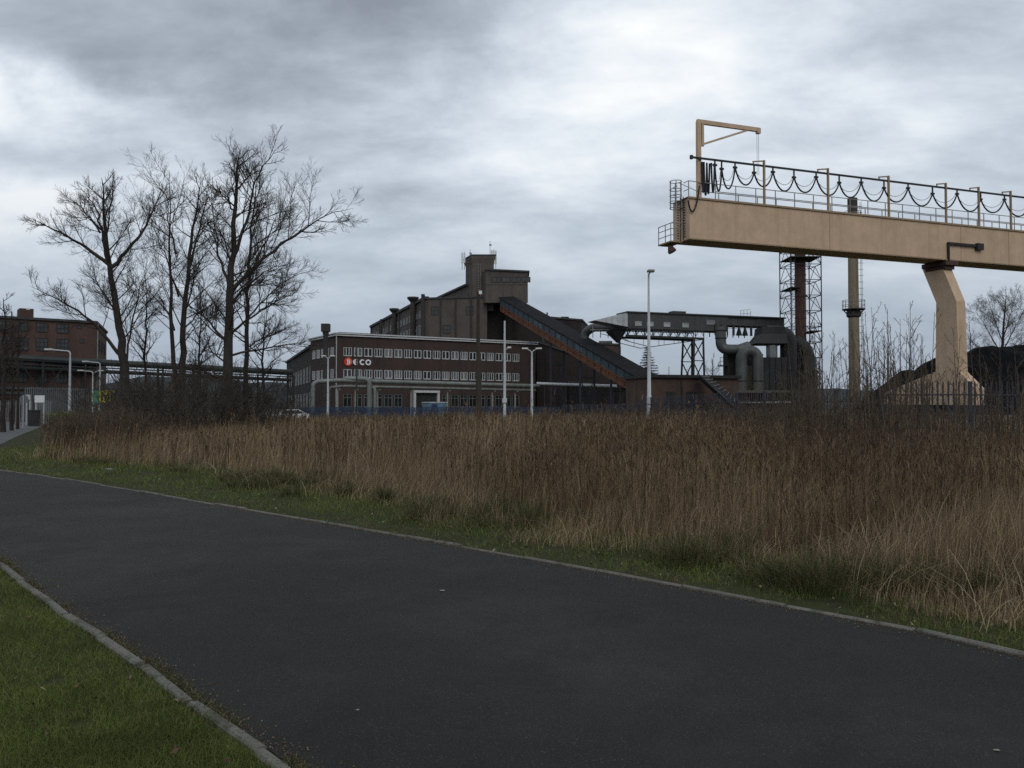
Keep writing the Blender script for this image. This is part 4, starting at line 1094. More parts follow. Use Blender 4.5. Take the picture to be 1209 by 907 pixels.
    for h in (.55, 1.15): m.bar((0, .1, zr + h), (0, .75, zr + h), .04); m.bar((0, 1.6, zr + h), (0, Wb, zr + h), .04)
    m.build('ladder_cage', 'rail_grey', t)
    # end platform below
    m = MB(F).box(-1.0, -.01, 0.9, Wb + .5, zb - .12, zb - .02); m.build('end_platform', 'beige_dull', t)
    m = MB(F)
    for h in (.5, .95, 1.35): m.bar((-.97, .95, zb + h - .1), (-.97, Wb + .45, zb + h - .1), .045); m.bar((-.97, .95, zb + h - .1), (-.05, .95, zb + h - .05), .045)
    for y in (.95, 1.7, Wb + .45): m.bar((-.97, y, zb - .03), (-.97, y, zb + 1.25), .045)
    m.bar((-.97, .95, zb + 1.25), (-.02, .95, zb + 1.7), .04)
    m.build('end_railing', 'rail_grey', t)
    m = MB(F).bar((-.75, 1.4, zb - .12), (-.75, 1.4, zb - .4), .06)
    f_ = m.build('floodlight', 'dark_steel', t)
    q = F(-.75, 1.4, zb - .4)
    MB().tube([q + Vector((-.1, 0, .1)), q + Vector((0, 0, 0)), q + Vector((.12, -.05, -.3)), q + Vector((.16, -.06, -.38))], [.08, .2, .32, .30], 12).build('lamp_shade', 'flue_brown', f_, smooth=True)
    # bracket on the girder face
    sb, se = F.s_at(1121), F.s_at(1161)
    MB(F).bar((sb, -.14, Zh(307.5, 68.5)), (sb, -.14, Zh(287.5, 68.5)), .14).bar((sb - .07, -.14, Zh(287.5, 68.5)), (se, -.14, Zh(287.5, 68.5)), .14, .2).box(se - .7, se, -.3, -.05, Zh(289.5, 68.5) - .2, Zh(287.5, 68.5) + .2).build('bracket', 'dark_steel', t)
    # leg
    def leg(tt, simple=False):
        B = F(24.2, 0, 0); nb = F.w
        def sz(px, py):
            k = kx(px, py); s_ = (B.x - B.y * k) / (-nb.x + nb.y * k); D = B.y + nb.y * s_
            return s_, Zh(py, D)
        prof = [sz(1089, 318), sz(1105.3, 357.5), sz(1104.6, 439), sz(1043.5, 464), sz(1043.5, 477.5), sz(1151.5, 478.5), sz(1151.5, 458.5), sz(1132.2, 439), sz(1129, 355.5), sz(1113, 316.5)]
        th = .95
        L = MB().extrude([F(tt, s_, z) for s_, z in prof], F.u * th)
        lo = L.build('leg', 'beige', t)
        s0_, z0_ = prof[0]; s1_, z1_ = prof[-1]
        MB(F).box(tt - .2, tt + th + .2, -.15, 2.3, zb - .42, zb - .06).box(tt - .05, tt + th + .05, .1, 2.05, min(z0_, z1_) - .1, zb - .42).build('bearing', 'flue_brown', lo)
        sb_, zz = prof[5]; sf_, _ = prof[4]
        for a in (sb_ + .1, sf_ - 2.2):
            MB(F).box(tt - .15, tt + th + .15, a, a + 2.1, .45, zz - .02).build('bogie', 'dark_steel', lo)
        for a in (sb_ + .6, sb_ + 1.7, sf_ - 1.7, sf_ - .6):
            MB().tube([F(tt + .2, a, .38), F(tt + th - .2, a, .38)], .37, 16).build('wheel', 'dark_steel', lo)
        MB(F).box(tt - .1, tt + th + .4, sb_ - 2.4, sb_ - .2, .25, 1.05).build('bumper', 'beige_dull', lo, bevel=.05)
        MB(F).box(tt + .3, tt + .5, -60, 120, 0.02, .12).build('rail', 'flue_brown', lo)
    leg(24.2)
    leg(78.0)
crane()

# ================================================================== LAMP POSTS AND POLES
def tall_lamp():
    D = 58; q = A(766.5, 482, D); z = Zh(323, D)
    t = thing('lamp_post', 'tallest white tapered lamp post standing in front of the brick shed', 'lamp post', (q.x, q.y, 0))
    MB().tube([(q.x, q.y, 0), (q.x, q.y, 2.4), (q.x, q.y, 2.5), (q.x, q.y, z)], [.17, .16, .135, .06], 12).build('post', 'pale_post', t, smooth=True)
    MB().bar((q.x, q.y, z - .1), (q.x + .1, q.y - .35, z + .12), .07).build('bracket', 'galv', t)
    MB().box(q.x - .16, q.x + .32, q.y - .7, q.y - .2, z + .02, z + .18).build('lamp_head', 'rail_grey', t, bevel=.04)
tall_lamp()
def plain_pole():
    D = 78; q = A(595.8, 482, D); z = Zh(379, D)
    t = thing('lamp_post', 'slim plain white mast with a small side lamp in front of the office windows', 'lamp post', (q.x, q.y, 0))
    MB().tube([(q.x, q.y, 0), (q.x, q.y, z)], [.15, .08], 10).build('post', 'pale_post', t, smooth=True)
    z2 = Zh(411, D)
    MB().bar((q.x, q.y, z2 - .2), (q.x + .35, q.y - .1, z2), .05).box(q.x + .25, q.x + .6, q.y - .2, q.y, z2 - .02, z2 + .12).build('lamp_head', 'white_plain', t)
    MB().box(q.x - .2, q.x + .2, q.y - .2, q.y - .1, Zh(473, D) - .2, Zh(473, D) + .2).build('fuse_box', 'pale_post', t)
plain_pole()
def twin_lamp(px, ytop, ybase, D, spread, label, mat='pale_post', head=True, grp=None):
    q = A(px, 482, D); z = Zh(ytop, D)
    t = thing('lamp_post', label, 'lamp post', (q.x, q.y, 0), grp)
    MB().tube([(q.x, q.y, 0), (q.x, q.y, z - .25)], [.14, .075], 10).build('post', mat, t, smooth=True)
    for s in (-1, 1):
        a = MB().tube(rounded([(q.x, q.y, z - .3), (q.x + s * .15, q.y, z - .1), (q.x + s * spread, q.y, z + .05)], .3), .045, 6).build('arm', mat, t)
        MB().box(q.x + s * spread - .28, q.x + s * spread + .28, q.y - .15, q.y + .15, z, z + .13).build('lamp_head', 'white_plain', a, bevel=.03)
twin_lamp(628, 412.5, 490, 76, .62, 'white twin-arm lamp post at the office corner nearest the conveyor')
twin_lamp(387, 421, 487, 104, .55, 'white twin-arm lamp post at the office corner with the sign')
def arm_lamp(px, ytop, D, px_arm, label, twin=None):
    q = A(px, 482, D); z = Zh(ytop, D); xa = kx(px_arm, ytop) * D
    t = thing('street_lamp', label, 'street lamp', (q.x, q.y, 0))
    MB().tube([(q.x, q.y, 0), (q.x, q.y, z - .6)], [.13, .075], 10).build('post', 'galv', t, smooth=True)
    a = MB().tube(rounded([(q.x, q.y, z - .65), (q.x, q.y, z - .1), (xa, q.y, z + .05)], .7), .06, 8).build('arm', 'galv', t, smooth=True)
    MB().box(min(xa, xa + .7) - .35, xa + .3, q.y - .16, q.y + .16, z - .02, z + .13).build('lamp_head', 'pale_post', a, bevel=.03)
    if twin:
        xb = kx(twin, ytop) * D
        b = MB().tube([(q.x, q.y, z - .3), (q.x + .6, q.y, z - .05), (xb, q.y, z)], .06, 8).build('arm', 'galv', t)
        MB().box(xb - .3, xb + .35, q.y - .16, q.y + .16, z - .05, z + .1).build('lamp_head', 'pale_post', b, bevel=.03)
arm_lamp(82, 413.5, 72, 58, 'nearest curved arm street lamp by the side road at the left')
arm_lamp(117.5, 427.5, 98, 101, 'curved arm street lamp right beside the yellow banner')
arm_lamp(109, 438, 106, 95, 'farther T-shaped street lamp between the curved arm lamp and the banner', 119)
def pole(px, ytop, D, r0, r1, mat, label, name='utility_pole', cat='pole'):
    q = A(px, 482, D); z = Zh(ytop, D)
    t = thing(name, label, cat, (q.x, q.y, 0))
    MB().tube([(q.x, q.y, 0), (q.x, q.y, z)], [r0, r1], 10).build('post', mat, t, smooth=True)
    return t, q, z
t, q, z = pole(564.5, 344.5, 70, .24, .13, 'wood', 'tall dark wooden pole with a small floodlight on top in front of the office')
MB().box(q.x + .05, q.x + .32, q.y - .25, q.y - .05, z - .25, z + .05).build('floodlight', 'white_plain', t, bevel=.03)
MB().tube([(q.x + .15, q.y, 0), (q.x + .2, q.y, z * .5)], .09, 8).build('strut', 'wood', t)
t, q, z = pole(421, 408, 92, .10, .07, 'stack_dark', 'thin dark steel post in front of the ECO lettering')
MB().bar((q.x, q.y, z), (q.x + .3, q.y, z + .25), .05).bar((q.x - .25, q.y, z - .1), (q.x, q.y, z), .05).build('bracket', 'stack_dark', t)
pole(790, 433, 160, .09, .05, 'stack_dark', 'thin distant mast above the brick shed roof', 'thin_mast', 'mast')
t, q, z = pole(813, 437, 150, .08, .05, 'rail_grey', 'distant small lamp post above the brick shed roof by the trestle', 'street_lamp', 'street lamp')
MB().bar((q.x, q.y, z), (q.x - .8, q.y, z + .15), .08).build('arm', 'rail_grey', t)

# ================================================================== FENCES
def palisade(pts, label, mat, H, pitch, bay=2.75, pw=.07):
    t = thing('palisade_fence', label, 'fence', (pts[0][0], pts[0][1], 0))
    for a, b in zip(pts, pts[1:]):
        a = Vector((*a, 0)); b = Vector((*b, 0)); L = (b - a).length; d = (b - a).normalized(); nb = max(1, round(L / bay)); w = Vector((-d.y, d.x, 0))
        F = Frame(a.x, a.y, d)
        for i in range(nb):
            s0 = L * i / nb; s1 = L * (i + 1) / nb
            hj = random.uniform(-.04, .04)
            MB(F).box(s0 - .05, s0 + .05, -.05, .05, 0, H + .02 + hj).build('post', mat, t)
            m = MB(F); k = int((s1 - s0) / pitch)
            for zz in (.35, H - .45): m.box(s0 + .051, s1 - .051, -.02, .02, zz + hj, zz + .05 + hj)
            for j in range(1, k):
                s = s0 + (s1 - s0) * j / k
                m.prism([(s - pw / 2, -.036), (s + pw / 2, -.036), (s + pw / 2, -.022), (s - pw / 2, -.022)], .06, [H - .06 + hj, H - .06 + hj, H - .06 + hj, H - .06 + hj])
                m.add([(s - pw / 2, -.0359, H - .06 + hj), (s + pw / 2, -.0359, H - .06 + hj), (s, -.0359, H + .05 + hj), (s - pw / 2, -.0221, H - .06 + hj), (s + pw / 2, -.0221, H - .06 + hj), (s, -.0221, H + .05 + hj)], [[0, 1, 2], [5, 4, 3], [0, 2, 5, 3], [1, 4, 5, 2]])
            m.build('panel', mat, t)
palisade([(40, 26.2), (12.6, 28.6)], 'dark blue palisade fence along the weeds in front of the crane leg', 'blue_steel', 2.5, .165, pw=.055)
palisade([(12.55, 28.7), (10.6, 40), (8.4, 56)], 'dark blue palisade fence running back from the saplings to the tall white lamp post', 'blue_steel', 2.3, .22, pw=.03)
palisade([(8.4, 56.05), (5.5, 97)], 'dark blue palisade fence running back beside the foot of the conveyor', 'blue_steel', 1.9, .25, pw=.03)
palisade([(5.4, 97.1), (-26.5, 105.5)], 'bright blue fence standing across the front of the office block', 'blue_bright', 1.75, .16, pw=.11)
# gate things on the far left
def gatefence():
    a = A(-30, 482, 82); b = A(62, 482, 84)
    t = thing('picket_fence', 'pale weathered picket fence at the road end in front of the brick block', 'fence', (a.x, a.y, 0))
    F = Frame(a.x, a.y, b - a); L = (b - a).length; nb = 4
    for i in range(nb):
        s0 = L * i / nb; m = MB(F)
        MB(F).box(s0 - .06, s0 + .06, -.06, .06, 0, 2.5).build('post', 'stack_dark', t)
        for zz in (.5, 2.0): m.box(s0 + .07, s0 + L / nb - .07, .0, .04, zz, zz + .07)
        for j in range(1, 10): s = s0 + L / nb * j / 10; m.box(s - .035, s + .035, -.03, -.005, .2, 2.35)
        m.build('panel', 'picket', t)
    a = A(28, 482, 100); b = A(120, 482, 110)
    t = thing('yard_wall', 'dark ribbed wall with pale vertical slats below the pipe bridge', 'wall', (a.x, a.y, 0))
    F = Frame(a.x, a.y, b - a); L = (b - a).length
    MB(F).box(0, L, 0, .3, 0, 3.4).build('panel', 'clad_dark', t)
    m = MB(F)
    for j in range(40):
        s = L * (j + .5) / 40
        if not (12 < s < 16): m.box(s - .06, s + .06, -.06, -.01, .5, 4.1)
    m.build('slat', 'sign_back', t)
gatefence()
def board(name, px0, px1, y0, y1, D, mat, label, legs=True):
    a = A(px0, y1, D); b = A(px1, y0, D)
    t = thing(name, label, 'sign', (a.x, D, 0))
    MB().box(a.x, b.x, D - .03, D + .03, a.z, b.z).build('board', mat, t)
    for x in (a.x + .08, b.x - .08): MB().bar((x, D + .08, 0), (x, D + .08, b.z - .05), .08).build('post', 'galv', t)
board('notice_board', 41, 52.6, 467, 475.3, 76, 'white_plain', 'larger white notice board on posts beside the road gate')
board('notice_board', 30, 36, 466, 472, 80, 'clad_pale', 'smaller grey white notice board behind the round road sign')
def round_sign():
    D = 70; q = A(28, 471.5, D)
    t = thing('road_sign', 'round road sign seen from its grey back at the road end', 'sign', (q.x, D, 0))
    MB().tube([(q.x, D, q.z), (q.x, D + .03, q.z)], .36, 24).build('disc', 'sign_back', t)
    MB().tube([(q.x, D - .05, 0), (q.x, D - .05, q.z + .3)], .035, 8).build('post', 'galv', t)
round_sign()
def bin_(px, D):
    q = A(px, 482, D); t = thing('litter_bin', 'dark upright bin standing under the white notice board', 'bin', (q.x, D, 0))
    MB().prism([(q.x - .4, D - .3), (q.x + .4, D - .3), (q.x + .4, D + .3), (q.x - .4, D + .3)], .05, 1.35).build('body', 'dark_steel', t, bevel=.04)
    MB().box(q.x - .45, q.x + .45, D - .36, D + .34, 1.36, 1.46).build('lid', 'stack_dark', t, bevel=.03)
bin_(40.5, 74)
def banner():
    D = 90; a = A(110.5, 475.5, D); b = A(134, 461, D); c = A(117, 468, D)
    t = thing('yellow_banner', 'yellow and green advertising banner stretched on a frame behind the lamps', 'banner', (a.x, D, 0))
    MB().box(c.x, b.x, D - .03, D + .03, a.z, b.z).build('yellow_panel', 'yellow_banner', t)
    MB().box(a.x, c.x - .003, D - .03, D + .03, a.z, b.z).build('green_panel', 'green_banner', t)
    m = MB()
    for x in (a.x, c.x, b.x): m.bar((x, D + .1, 0), (x, D + .1, b.z), .09)
    m.build('frame', 'galv', t)
    m = MB()
    for i in range(5):
        x = c.x + .25 + i * .33; m.prism([(x, D - .045), (x + .17, D - .045), (x + .17, D - .033), (x, D - .033)], a.z + .25, b.z - .25 - .2 * (i % 2))
    m.build('dark_stripe', 'duct_dark', t)
banner()
# blue site container and white van by the office
def container():
    F = Frame(A(507, 482, 103).x, 103, FO.u)
    t = thing('site_cabin', 'small light blue cabin standing behind the blue fence near the office door', 'cabin', F(0, 0, 0))
    MB(F).box(0, 2.4, 0, 2, .15, 2.25).build('wall', 'light_blue', t)
    MB(F).box(-.06, 2.46, -.06, 2.06, 2.253, 2.36).build('roof', 'pale_post', t)
    MB(F).box(.3, 1.05, -.03, .01, .2, 2.1).build('door', 'blue_bright', t)
container()
def car(px, D, rz, label, mat):
    q = A(px, 482, D); t = thing('parked_car', label, 'car', (q.x, D, 0))
    c, s = math.cos(rz), math.sin(rz)
    def T(x, y, z): return Vector((q.x + x * c - y * s, D + x * s + y * c, z))
    prof = [(-2.1, .3), (-2.15, .75), (-1.5, .92), (-.75, 1.42), (.9, 1.46), (1.75, .98), (2.05, .9), (2.1, .3)]
    m = MB(T); k = len(prof)
    m.v = [T(x, y * (.86 if z > 1.2 else 1), z) for y in (-.85, .85) for x, z in prof]
    m.f = [list(range(k))[::-1], list(range(k, 2 * k))] + [[i, (i + 1) % k, k + (i + 1) % k, k + i] for i in range(k)]
    b = m.build('body', mat, t, bevel=.06)
    for y in (-1, 1):
        w = MB(T); pr = [(-1.2, .95), (-.7, 1.36), (.82, 1.39), (1.45, .98)]
        w.v = [T(x, y * (.86 - (z - .92) * .22 + .01 + e), z) for e in (0, .01) for x, z in pr]
        w.f = [[0, 1, 2, 3], [7, 6, 5, 4], [0, 4, 5, 1], [1, 5, 6, 2], [2, 6, 7, 3], [3, 7, 4, 0]]
        w.build('side_window', 'glass', b)
        for x in (-1.3, 1.3):
            wh = MB().tube([T(x, y * .68, .31), T(x, y * .87, .31)], .31, 18).build('wheel', 'tyre', t)
            MB().tube([T(x, y * .871, .31), T(x, y * .885, .31)], .19, 14).build('rim', 'galv', wh)
    for y in (-.6, .6): MB(T).box(-2.17, -2.10, y - .18, y + .18, .62, .76).build('headlight', 'lamp_glass', b)
    wm = MB(T); wm.v = [T(-1.47, -.7, .96), T(-1.47, .7, .96), T(-.8, .62, 1.39), T(-.8, -.62, 1.39)]; wm.v += [v + Vector((0, 0, .014)) for v in wm.v]
    wm.f = [[3, 2, 1, 0], [4, 5, 6, 7], [0, 1, 5, 4], [1, 2, 6, 5], [2, 3, 7, 6], [3, 0, 4, 7]]
    wm.build('windscreen', 'glass', b)
car(342, 97, .5, 'white parked car half hidden by dry grass left of the office', 'car_white')
car(326, 101, .3, 'second pale car parked just behind the white one', 'clad_pale')

# ================================================================== TREES
def bary(pts, t):
    """points at params t (M,) on polylines (M,N,3)"""
    Nn = pts.shape[1]; x = t * (Nn - 1); i = np.clip(np.floor(x).astype(int), 0, Nn - 2); f = (x - i)[:, None]
    r = np.arange(len(pts)); return pts[r, i] * (1 - f) + pts[r, i + 1] * f, pts[r, i + 1] - pts[r, i]
def children(rg, P, Rd, n, t0, t1, ang, lr, N_, wig, up, rmax, rmin, lpow=.7, lmin=0.):
    Mp = len(P); L = np.linalg.norm(np.diff(P, axis=1), axis=2).sum(1)
    idx = np.repeat(np.arange(Mp), n); t = (np.tile((np.arange(n) + .5) / n, Mp) + rg.uniform(-.5, .5, Mp * n) / n) * (t1 - t0) + t0
    s, tan = bary(P[idx], t); tan /= np.linalg.norm(tan, axis=1, keepdims=True) + 1e-9
    rnd = rg.normal(size=(len(idx), 3)); rnd -= (rnd * tan).sum(1, keepdims=True) * tan; rnd /= np.linalg.norm(rnd, axis=1, keepdims=True) + 1e-9
    a = np.radians(rg.uniform(ang[0], ang[1], len(idx)))[:, None]
    d = tan * np.cos(a) + rnd * np.sin(a)
    ln = L[idx] * rg.uniform(lr[0], lr[1], len(idx)) * (1.0 - lpow * t)
    if lmin:
        k_ = ln >= lmin; idx, t, s, d, ln = idx[k_], t[k_], s[k_], d[k_], ln[k_]
    seg = ln / (N_ - 1)
    out = np.zeros((len(idx), N_, 3)); out[:, 0] = s
    for k in range(1, N_):
        d = d + rg.normal(size=d.shape) * wig + np.array([0, 0, up]); d /= np.linalg.norm(d, axis=1, keepdims=True)
        out[:, k] = out[:, k - 1] + d * seg[:, None]
    rp = Rd[idx]; x = t * (Rd.shape[1] - 1); i = np.clip(x.astype(int), 0, Rd.shape[1] - 1)
    r0 = np.minimum(rp[np.arange(len(idx)), i] * .72, rmax)
    rad = np.linspace(1, .0, N_)[None, :] * (r0[:, None] - rmin) + rmin
    rad = np.maximum(rad, rmin * .7)
    return out, rad
def tube_arrays(P, Rd, k):
    Mp, Nn, _ = P.shape
    tan = np.gradient(P, axis=1); tan /= np.linalg.norm(tan, axis=2, keepdims=True) + 1e-9
    ref = np.where(np.abs(tan[:, :1, 2:3]) > .9, np.array([1., 0, 0]), np.array([0, 0, 1.]))
    ref = np.broadcast_to(ref, tan.shape)
    r = np.cross(tan, ref); r /= np.linalg.norm(r, axis=2, keepdims=True) + 1e-9; u = np.cross(r, tan)
    a = np.arange(k) * 2 * np.pi / k
    V = P[:, :, None] + (r[:, :, None] * np.cos(a)[None, None, :, None] + u[:, :, None] * np.sin(a)[None, None, :, None]) * Rd[:, :, None, None]
    V = V.reshape(-1, 3)
    b = (np.arange(Mp) * Nn * k)[:, None, None]; i = (np.arange(Nn - 1) * k)[None, :, None]; j = np.arange(k)[None, None, :]; j2 = (j + 1) % k
    F = np.stack([b + i + j, b + i + j2, b + i + k + j2, b + i + k + j], -1).reshape(-1, 4)
    return V, F
def tubes_obj(name, groups, mat, parent):
    Vs = []; Fs = []; n_ = 0
    for P, Rd, k in groups:
        if len(P) == 0: continue
        V, F = tube_arrays(P, Rd, k); Vs.append(V); Fs.append(F + n_); n_ += len(V)
    return np_mesh(name, np.concatenate(Vs), np.concatenate(Fs), None, mat, parent, smooth=True)
def limb(rg, px_pts, D, dy, N_=14, jit=.05):
    """main limb drawn through measured points; dy spreads it in depth"""
    k = len(px_pts); pts = [A(x, y, D) + Vector((0, dy * (i / (k - 1)) ** 1.2, 0)) for i, (x, y) in enumerate(px_pts)]
    pts = resample(smooth_line(pts, 2), N_); P = np.array([tuple(p) for p in pts]); P[1:-1] += rg.normal(0, jit, (N_ - 2, 3)) * np.array([1, 1, .5])
    return P
def bare_tree(name, label, seed, D, trunk, limbs, r_trunk, lev, group=None, twig='twig', cat='tree', up=.09):
    rg = np.random.default_rng(seed)
    b = A(trunk[0][0], 482, D); t = thing(name, label, cat, (b.x, D, 0), group)
    tp = [G_ for G_ in trunk]
    T = limb(rg, tp, D, 0, 20, .04); T[0, 2] = -.1
    Rt = np.linspace(1, 0, 20) ** .8 * (r_trunk * .9 - .016) + .016; Rt[0] *= 1.35; Rt[1] *= 1.1
    LP = []; LR = []
    for pl, r0, dy in limbs:
        P = limb(rg, pl, D, dy); LP.append(P); LR.append((np.linspace(1, 0, 14) ** 1.0 * .95 + .05) * r0 * .82)
    tubes_obj('trunk', [(T[None], Rt[None], 12)], 'bark', t)
    gr = []
    if LP:
        LPa = np.array(LP); LRa = np.array(LR); gr.append((LPa, LRa, 8))
    T14 = np.array([bary(T[None], np.array([x]))[0][0] for x in np.linspace(0, 1, 14)])[None]
    R14 = np.interp(np.linspace(0, 1, 14), np.linspace(0, 1, 20), Rt)[None]
    n0, n1, n2, n3, n4 = lev; TW = 1.0 if r_trunk > .17 else .5
    P1, R1 = children(rg, T14, R14, n0, .3, .98, (35, 65), (.20, .34), 10, .05, up * .5, .050, .008, .7, .5)
    src = np.concatenate([P1]) ; srcR = R1
    gr.append((P1, R1, 6))
    if LP:
        P1b, R1b = children(rg, LPa, LRa, n1, .2, .99, (30, 62), (.38, .66), 10, .055, up * .6, .031, .007, .72, .4)
        gr.append((P1b, R1b, 5)); src = np.concatenate([P1, P1b]); srcR = np.concatenate([R1, R1b])
    P2, R2 = children(rg, src, srcR, n2, .2, 1., (26, 50), (.36, .68), 8, .055, up * .5, .016, .0056, .55, .28 * TW); gr.append((P2, R2, 4))
    P3, R3 = children(rg, P2, R2, n3, .2, 1., (22, 48), (.42, .80), 6, .06, up * .5, .0092, .0046, .5, .22 * TW); gr.append((P3, R3, 3))
    if n4:
        P4, R4 = children(rg, P3, R3, n4, .25, 1., (20, 45), (.45, .85), 5, .07, up * .5, .0062, .0040, .4, .16 * TW); gr.append((P4, R4, 3))
    tubes_obj('crown', gr, twig, t)
    return t
bare_tree('bare_tree', 'open spreading bare tree forking low, leftmost of the big trees before the brick block', 21, 55,
    [(151, 492), (147, 430), (140, 380), (133, 340), (128, 312), (125, 275), (122, 240), (120, 210)],
    [([(128, 312), (105, 292), (80, 278), (52, 264)], .16, -2.), ([(127, 308), (116, 268), (103, 238), (76, 212)], .14, 2.),
     ([(131, 316), (150, 295), (170, 265), (181, 232), (185, 210)], .17, 1.), ([(140, 418), (119, 384), (100, 365), (60, 344)], .15, -2.5),
     ([(143, 402), (131, 360), (100, 330), (80, 310)], .10, 2.5), ([(148, 440), (152, 380), (157, 330), (160, 300)], .11, 2.),
     ([(125, 280), (138, 245), (148, 214)], .08, -1.5), ([(118, 275), (93, 243), (64, 226)], .08, 1.)],
    .36, (18, 12, 9, 6, 3))
bare_tree('bare_tree', 'upright twin-stemmed bare tree in the middle of the big tree group', 22, 60,
    [(214, 490), (215, 430), (217, 380), (222, 320), (228, 262), (237, 214)],
    [([(212, 470), (206, 400), (206, 335), (210, 268), (213, 210)], .24, -2.), ([(211, 350), (195, 312), (180, 282), (172, 268)], .10, 2.), ([(224, 315), (238, 275), (250, 242), (260, 215)], .12, -2.),
     ([(208, 300), (194, 260), (186, 218)], .09, 1.5), ([(218, 370), (236, 330), (250, 300)], .09, -2.), ([(206, 390), (190, 360), (176, 345)], .08, 2.), ([(216, 390), (234, 362), (256, 345)], .08, 2.5)],
    .30, (18, 12, 9, 6, 3))
bare_tree('bare_tree', 'tallest dark bare tree with one long limb reaching towards the office', 23, 48,
    [(266, 505), (268, 440), (271, 380), (273, 330), (275, 285), (278, 245), (279, 205), (283, 178)],
    [([(273, 345), (300, 312), (330, 284), (360, 262), (385, 243), (410, 236)], .15, 2.), ([(275, 305), (293, 265), (304, 225), (316, 200), (340, 180)], .13, -1.5),
     ([(272, 345), (255, 302), (246, 262), (238, 228)], .12, 1.5), ([(271, 395), (305, 372), (335, 358), (366, 350)], .10, -2.), ([(270, 420), (300, 412), (335, 405), (362, 398)], .09, 2.),
     ([(270, 405), (245, 375), (226, 352)], .10, -2.), ([(268, 492), (290, 472), (315, 464), (342, 461)], .09, -1.), ([(277, 255), (263, 230), (253, 204)], .08, 2.),
     ([(279, 225), (287, 208), (295, 184)], .07, 1.5), ([(272, 360), (300, 335), (330, 322), (352, 318)], .09, -2.5), ([(270, 430), (240, 412), (222, 410)], .07, 2.), ([(269, 450), (248, 440), (228, 430)], .06, -2.)],
    .37, (24, 13, 9, 6, 3))
bare_tree('bare_tree', 'slender bare tree with a straight trunk just behind the tallest one', 24, 53,
    [(289, 500), (291, 430), (292, 370), (294, 300), (299, 245), (304, 208)],
    [([(292, 380), (315, 345), (340, 322), (362, 312)], .08, 2.), ([(293, 330), (312, 295), (330, 262), (340, 240)], .08, -1.5), ([(291, 410), (320, 392), (350, 380)], .07, 1.), ([(292, 350), (280, 320), (268, 295)], .06, 2.)],
    .20, (22, 11, 9, 6, 3))
bare_tree('bare_tree', 'low thin bare tree between the tree group and the office flue', 25, 58,
    [(309, 500), (311, 455), (310, 425), (312, 390), (315, 362)],
    [([(311, 440), (328, 418), (342, 410)], .05, 1.), ([(311, 430), (298, 408), (290, 395)], .05, -1.)],
    .13, (10, 7, 6, 4, 3))
for i, (px, yt, r_, lab) in enumerate(((4, 352, .16, 'thin dark bare tree at the very left edge beside the road'), (14, 366, .12, 'slim bare tree second from the left edge in front of the brick block'), (21, 385, .10, 'short slim bare tree between the edge trees and the round road sign'), (172, 330, .12, 'slim young bare tree between the two big left trees'), (236, 340, .11, 'slim young bare tree just left of the tallest dark trunk'))):
    D = (56, 60, 64, 62, 56)[i]
    bare_tree('bare_tree', lab, 40 + i, D, [(px, 495), (px + 1, 450), (px - 1, 420), (px + 1, (420 + yt) / 2), (px, yt)],
        [([(px, 440), (px - 8, 415), (px - 12, 390)], .05, 1.), ([(px, 430), (px + 9, 400), (px + 12, 380)], .05, -1.)], r_, (12, 7, 6, 4, 3))
# birch at the right beyond the coal
bare_tree('birch_tree', 'fine twigged bare birch rising behind the coal heap', 31, 150,
    [(1183, 440), (1184, 400), (1186, 370), (1188, 345)],
    [([(1183, 420), (1170, 395), (1158, 372), (1150, 360)], .16, 1.), ([(1184, 415), (1196, 390), (1206, 368), (1214, 352)], .16, -1.), ([(1184, 405), (1176, 375), (1170, 345)], .14, 1.5), ([(1184, 400), (1192, 370), (1198, 342)], .14, -1.), ([(1183, 425), (1168, 415), (1148, 400)], .12, 2.), ([(1184, 425), (1204, 410), (1226, 396)], .12, 2.)],
    .35, (20, 16, 9, 7, 4), twig='twig_birch', up=.04)
bare_tree('birch_tree', 'small bare birch shoot left of the large birch behind the coal heap', 33, 150, [(1145, 450), (1146, 410), (1144, 372)], [([(1145, 425), (1140, 405), (1138, 388)], .06, 1.)], .12, (12, 8, 6, 4, 2), twig='twig_birch', up=.1)
bare_tree('bare_tree', 'small distant bare tree above the brick shed roof', 34, 125, [(841, 482), (841, 445), (842, 420)], [([(841, 455), (836, 440), (834, 428)], .05, 1.), ([(841, 455), (847, 440), (850, 430)], .05, 1.)], .10, (12, 7, 6, 4, 0), twig='twig_tan', up=.12)

def spruce():
    rg = np.random.default_rng(5); D = 128; q = A(764.5, 482, D); H = Zh(409, D)
    t = thing('spruce_tree', 'dark spruce top behind the tall white lamp post', 'tree', (q.x, D, 0))
    MB().tube([(q.x, D, 0), (q.x, D, H)], [.2, .02], 8).build('trunk', 'bark', t)
    Vs = []; Fs = []; n_ = 0; z = H - .2
    while z > 2.2:
        r_ = .15 + (H - z) * .40
        for a in np.linspace(0, 2 * np.pi, 7)[:-1] + rg.uniform(0, 1):
            L = r_ * rg.uniform(.75, 1.15); dx, dy = np.cos(a), np.sin(a); k = max(6, int(L * 14))
            for i in range(k):
                f = (i + .5) / k; c = np.array([q.x + dx * L * f, D + dy * L * f, z - .28 * L * f + .22 * L * f * f])
                for _ in range(3):
                    v = rg.normal(size=3) * .10 * (1.2 - f * .5) + np.array([dx, dy, -.4]) * .14; w = np.cross(v, rg.normal(size=3)); w = w / (np.linalg.norm(w) + 1e-9) * .035
                    Vs.append(np.array([c - w, c + w, c + v * 1.6])); Fs.append([n_, n_ + 1, n_ + 2]); n_ += 3
        z -= .34 + (H - z) * .02
    np_mesh('foliage', np.concatenate(Vs), None, np.array(Fs), 'needles', t)
spruce()

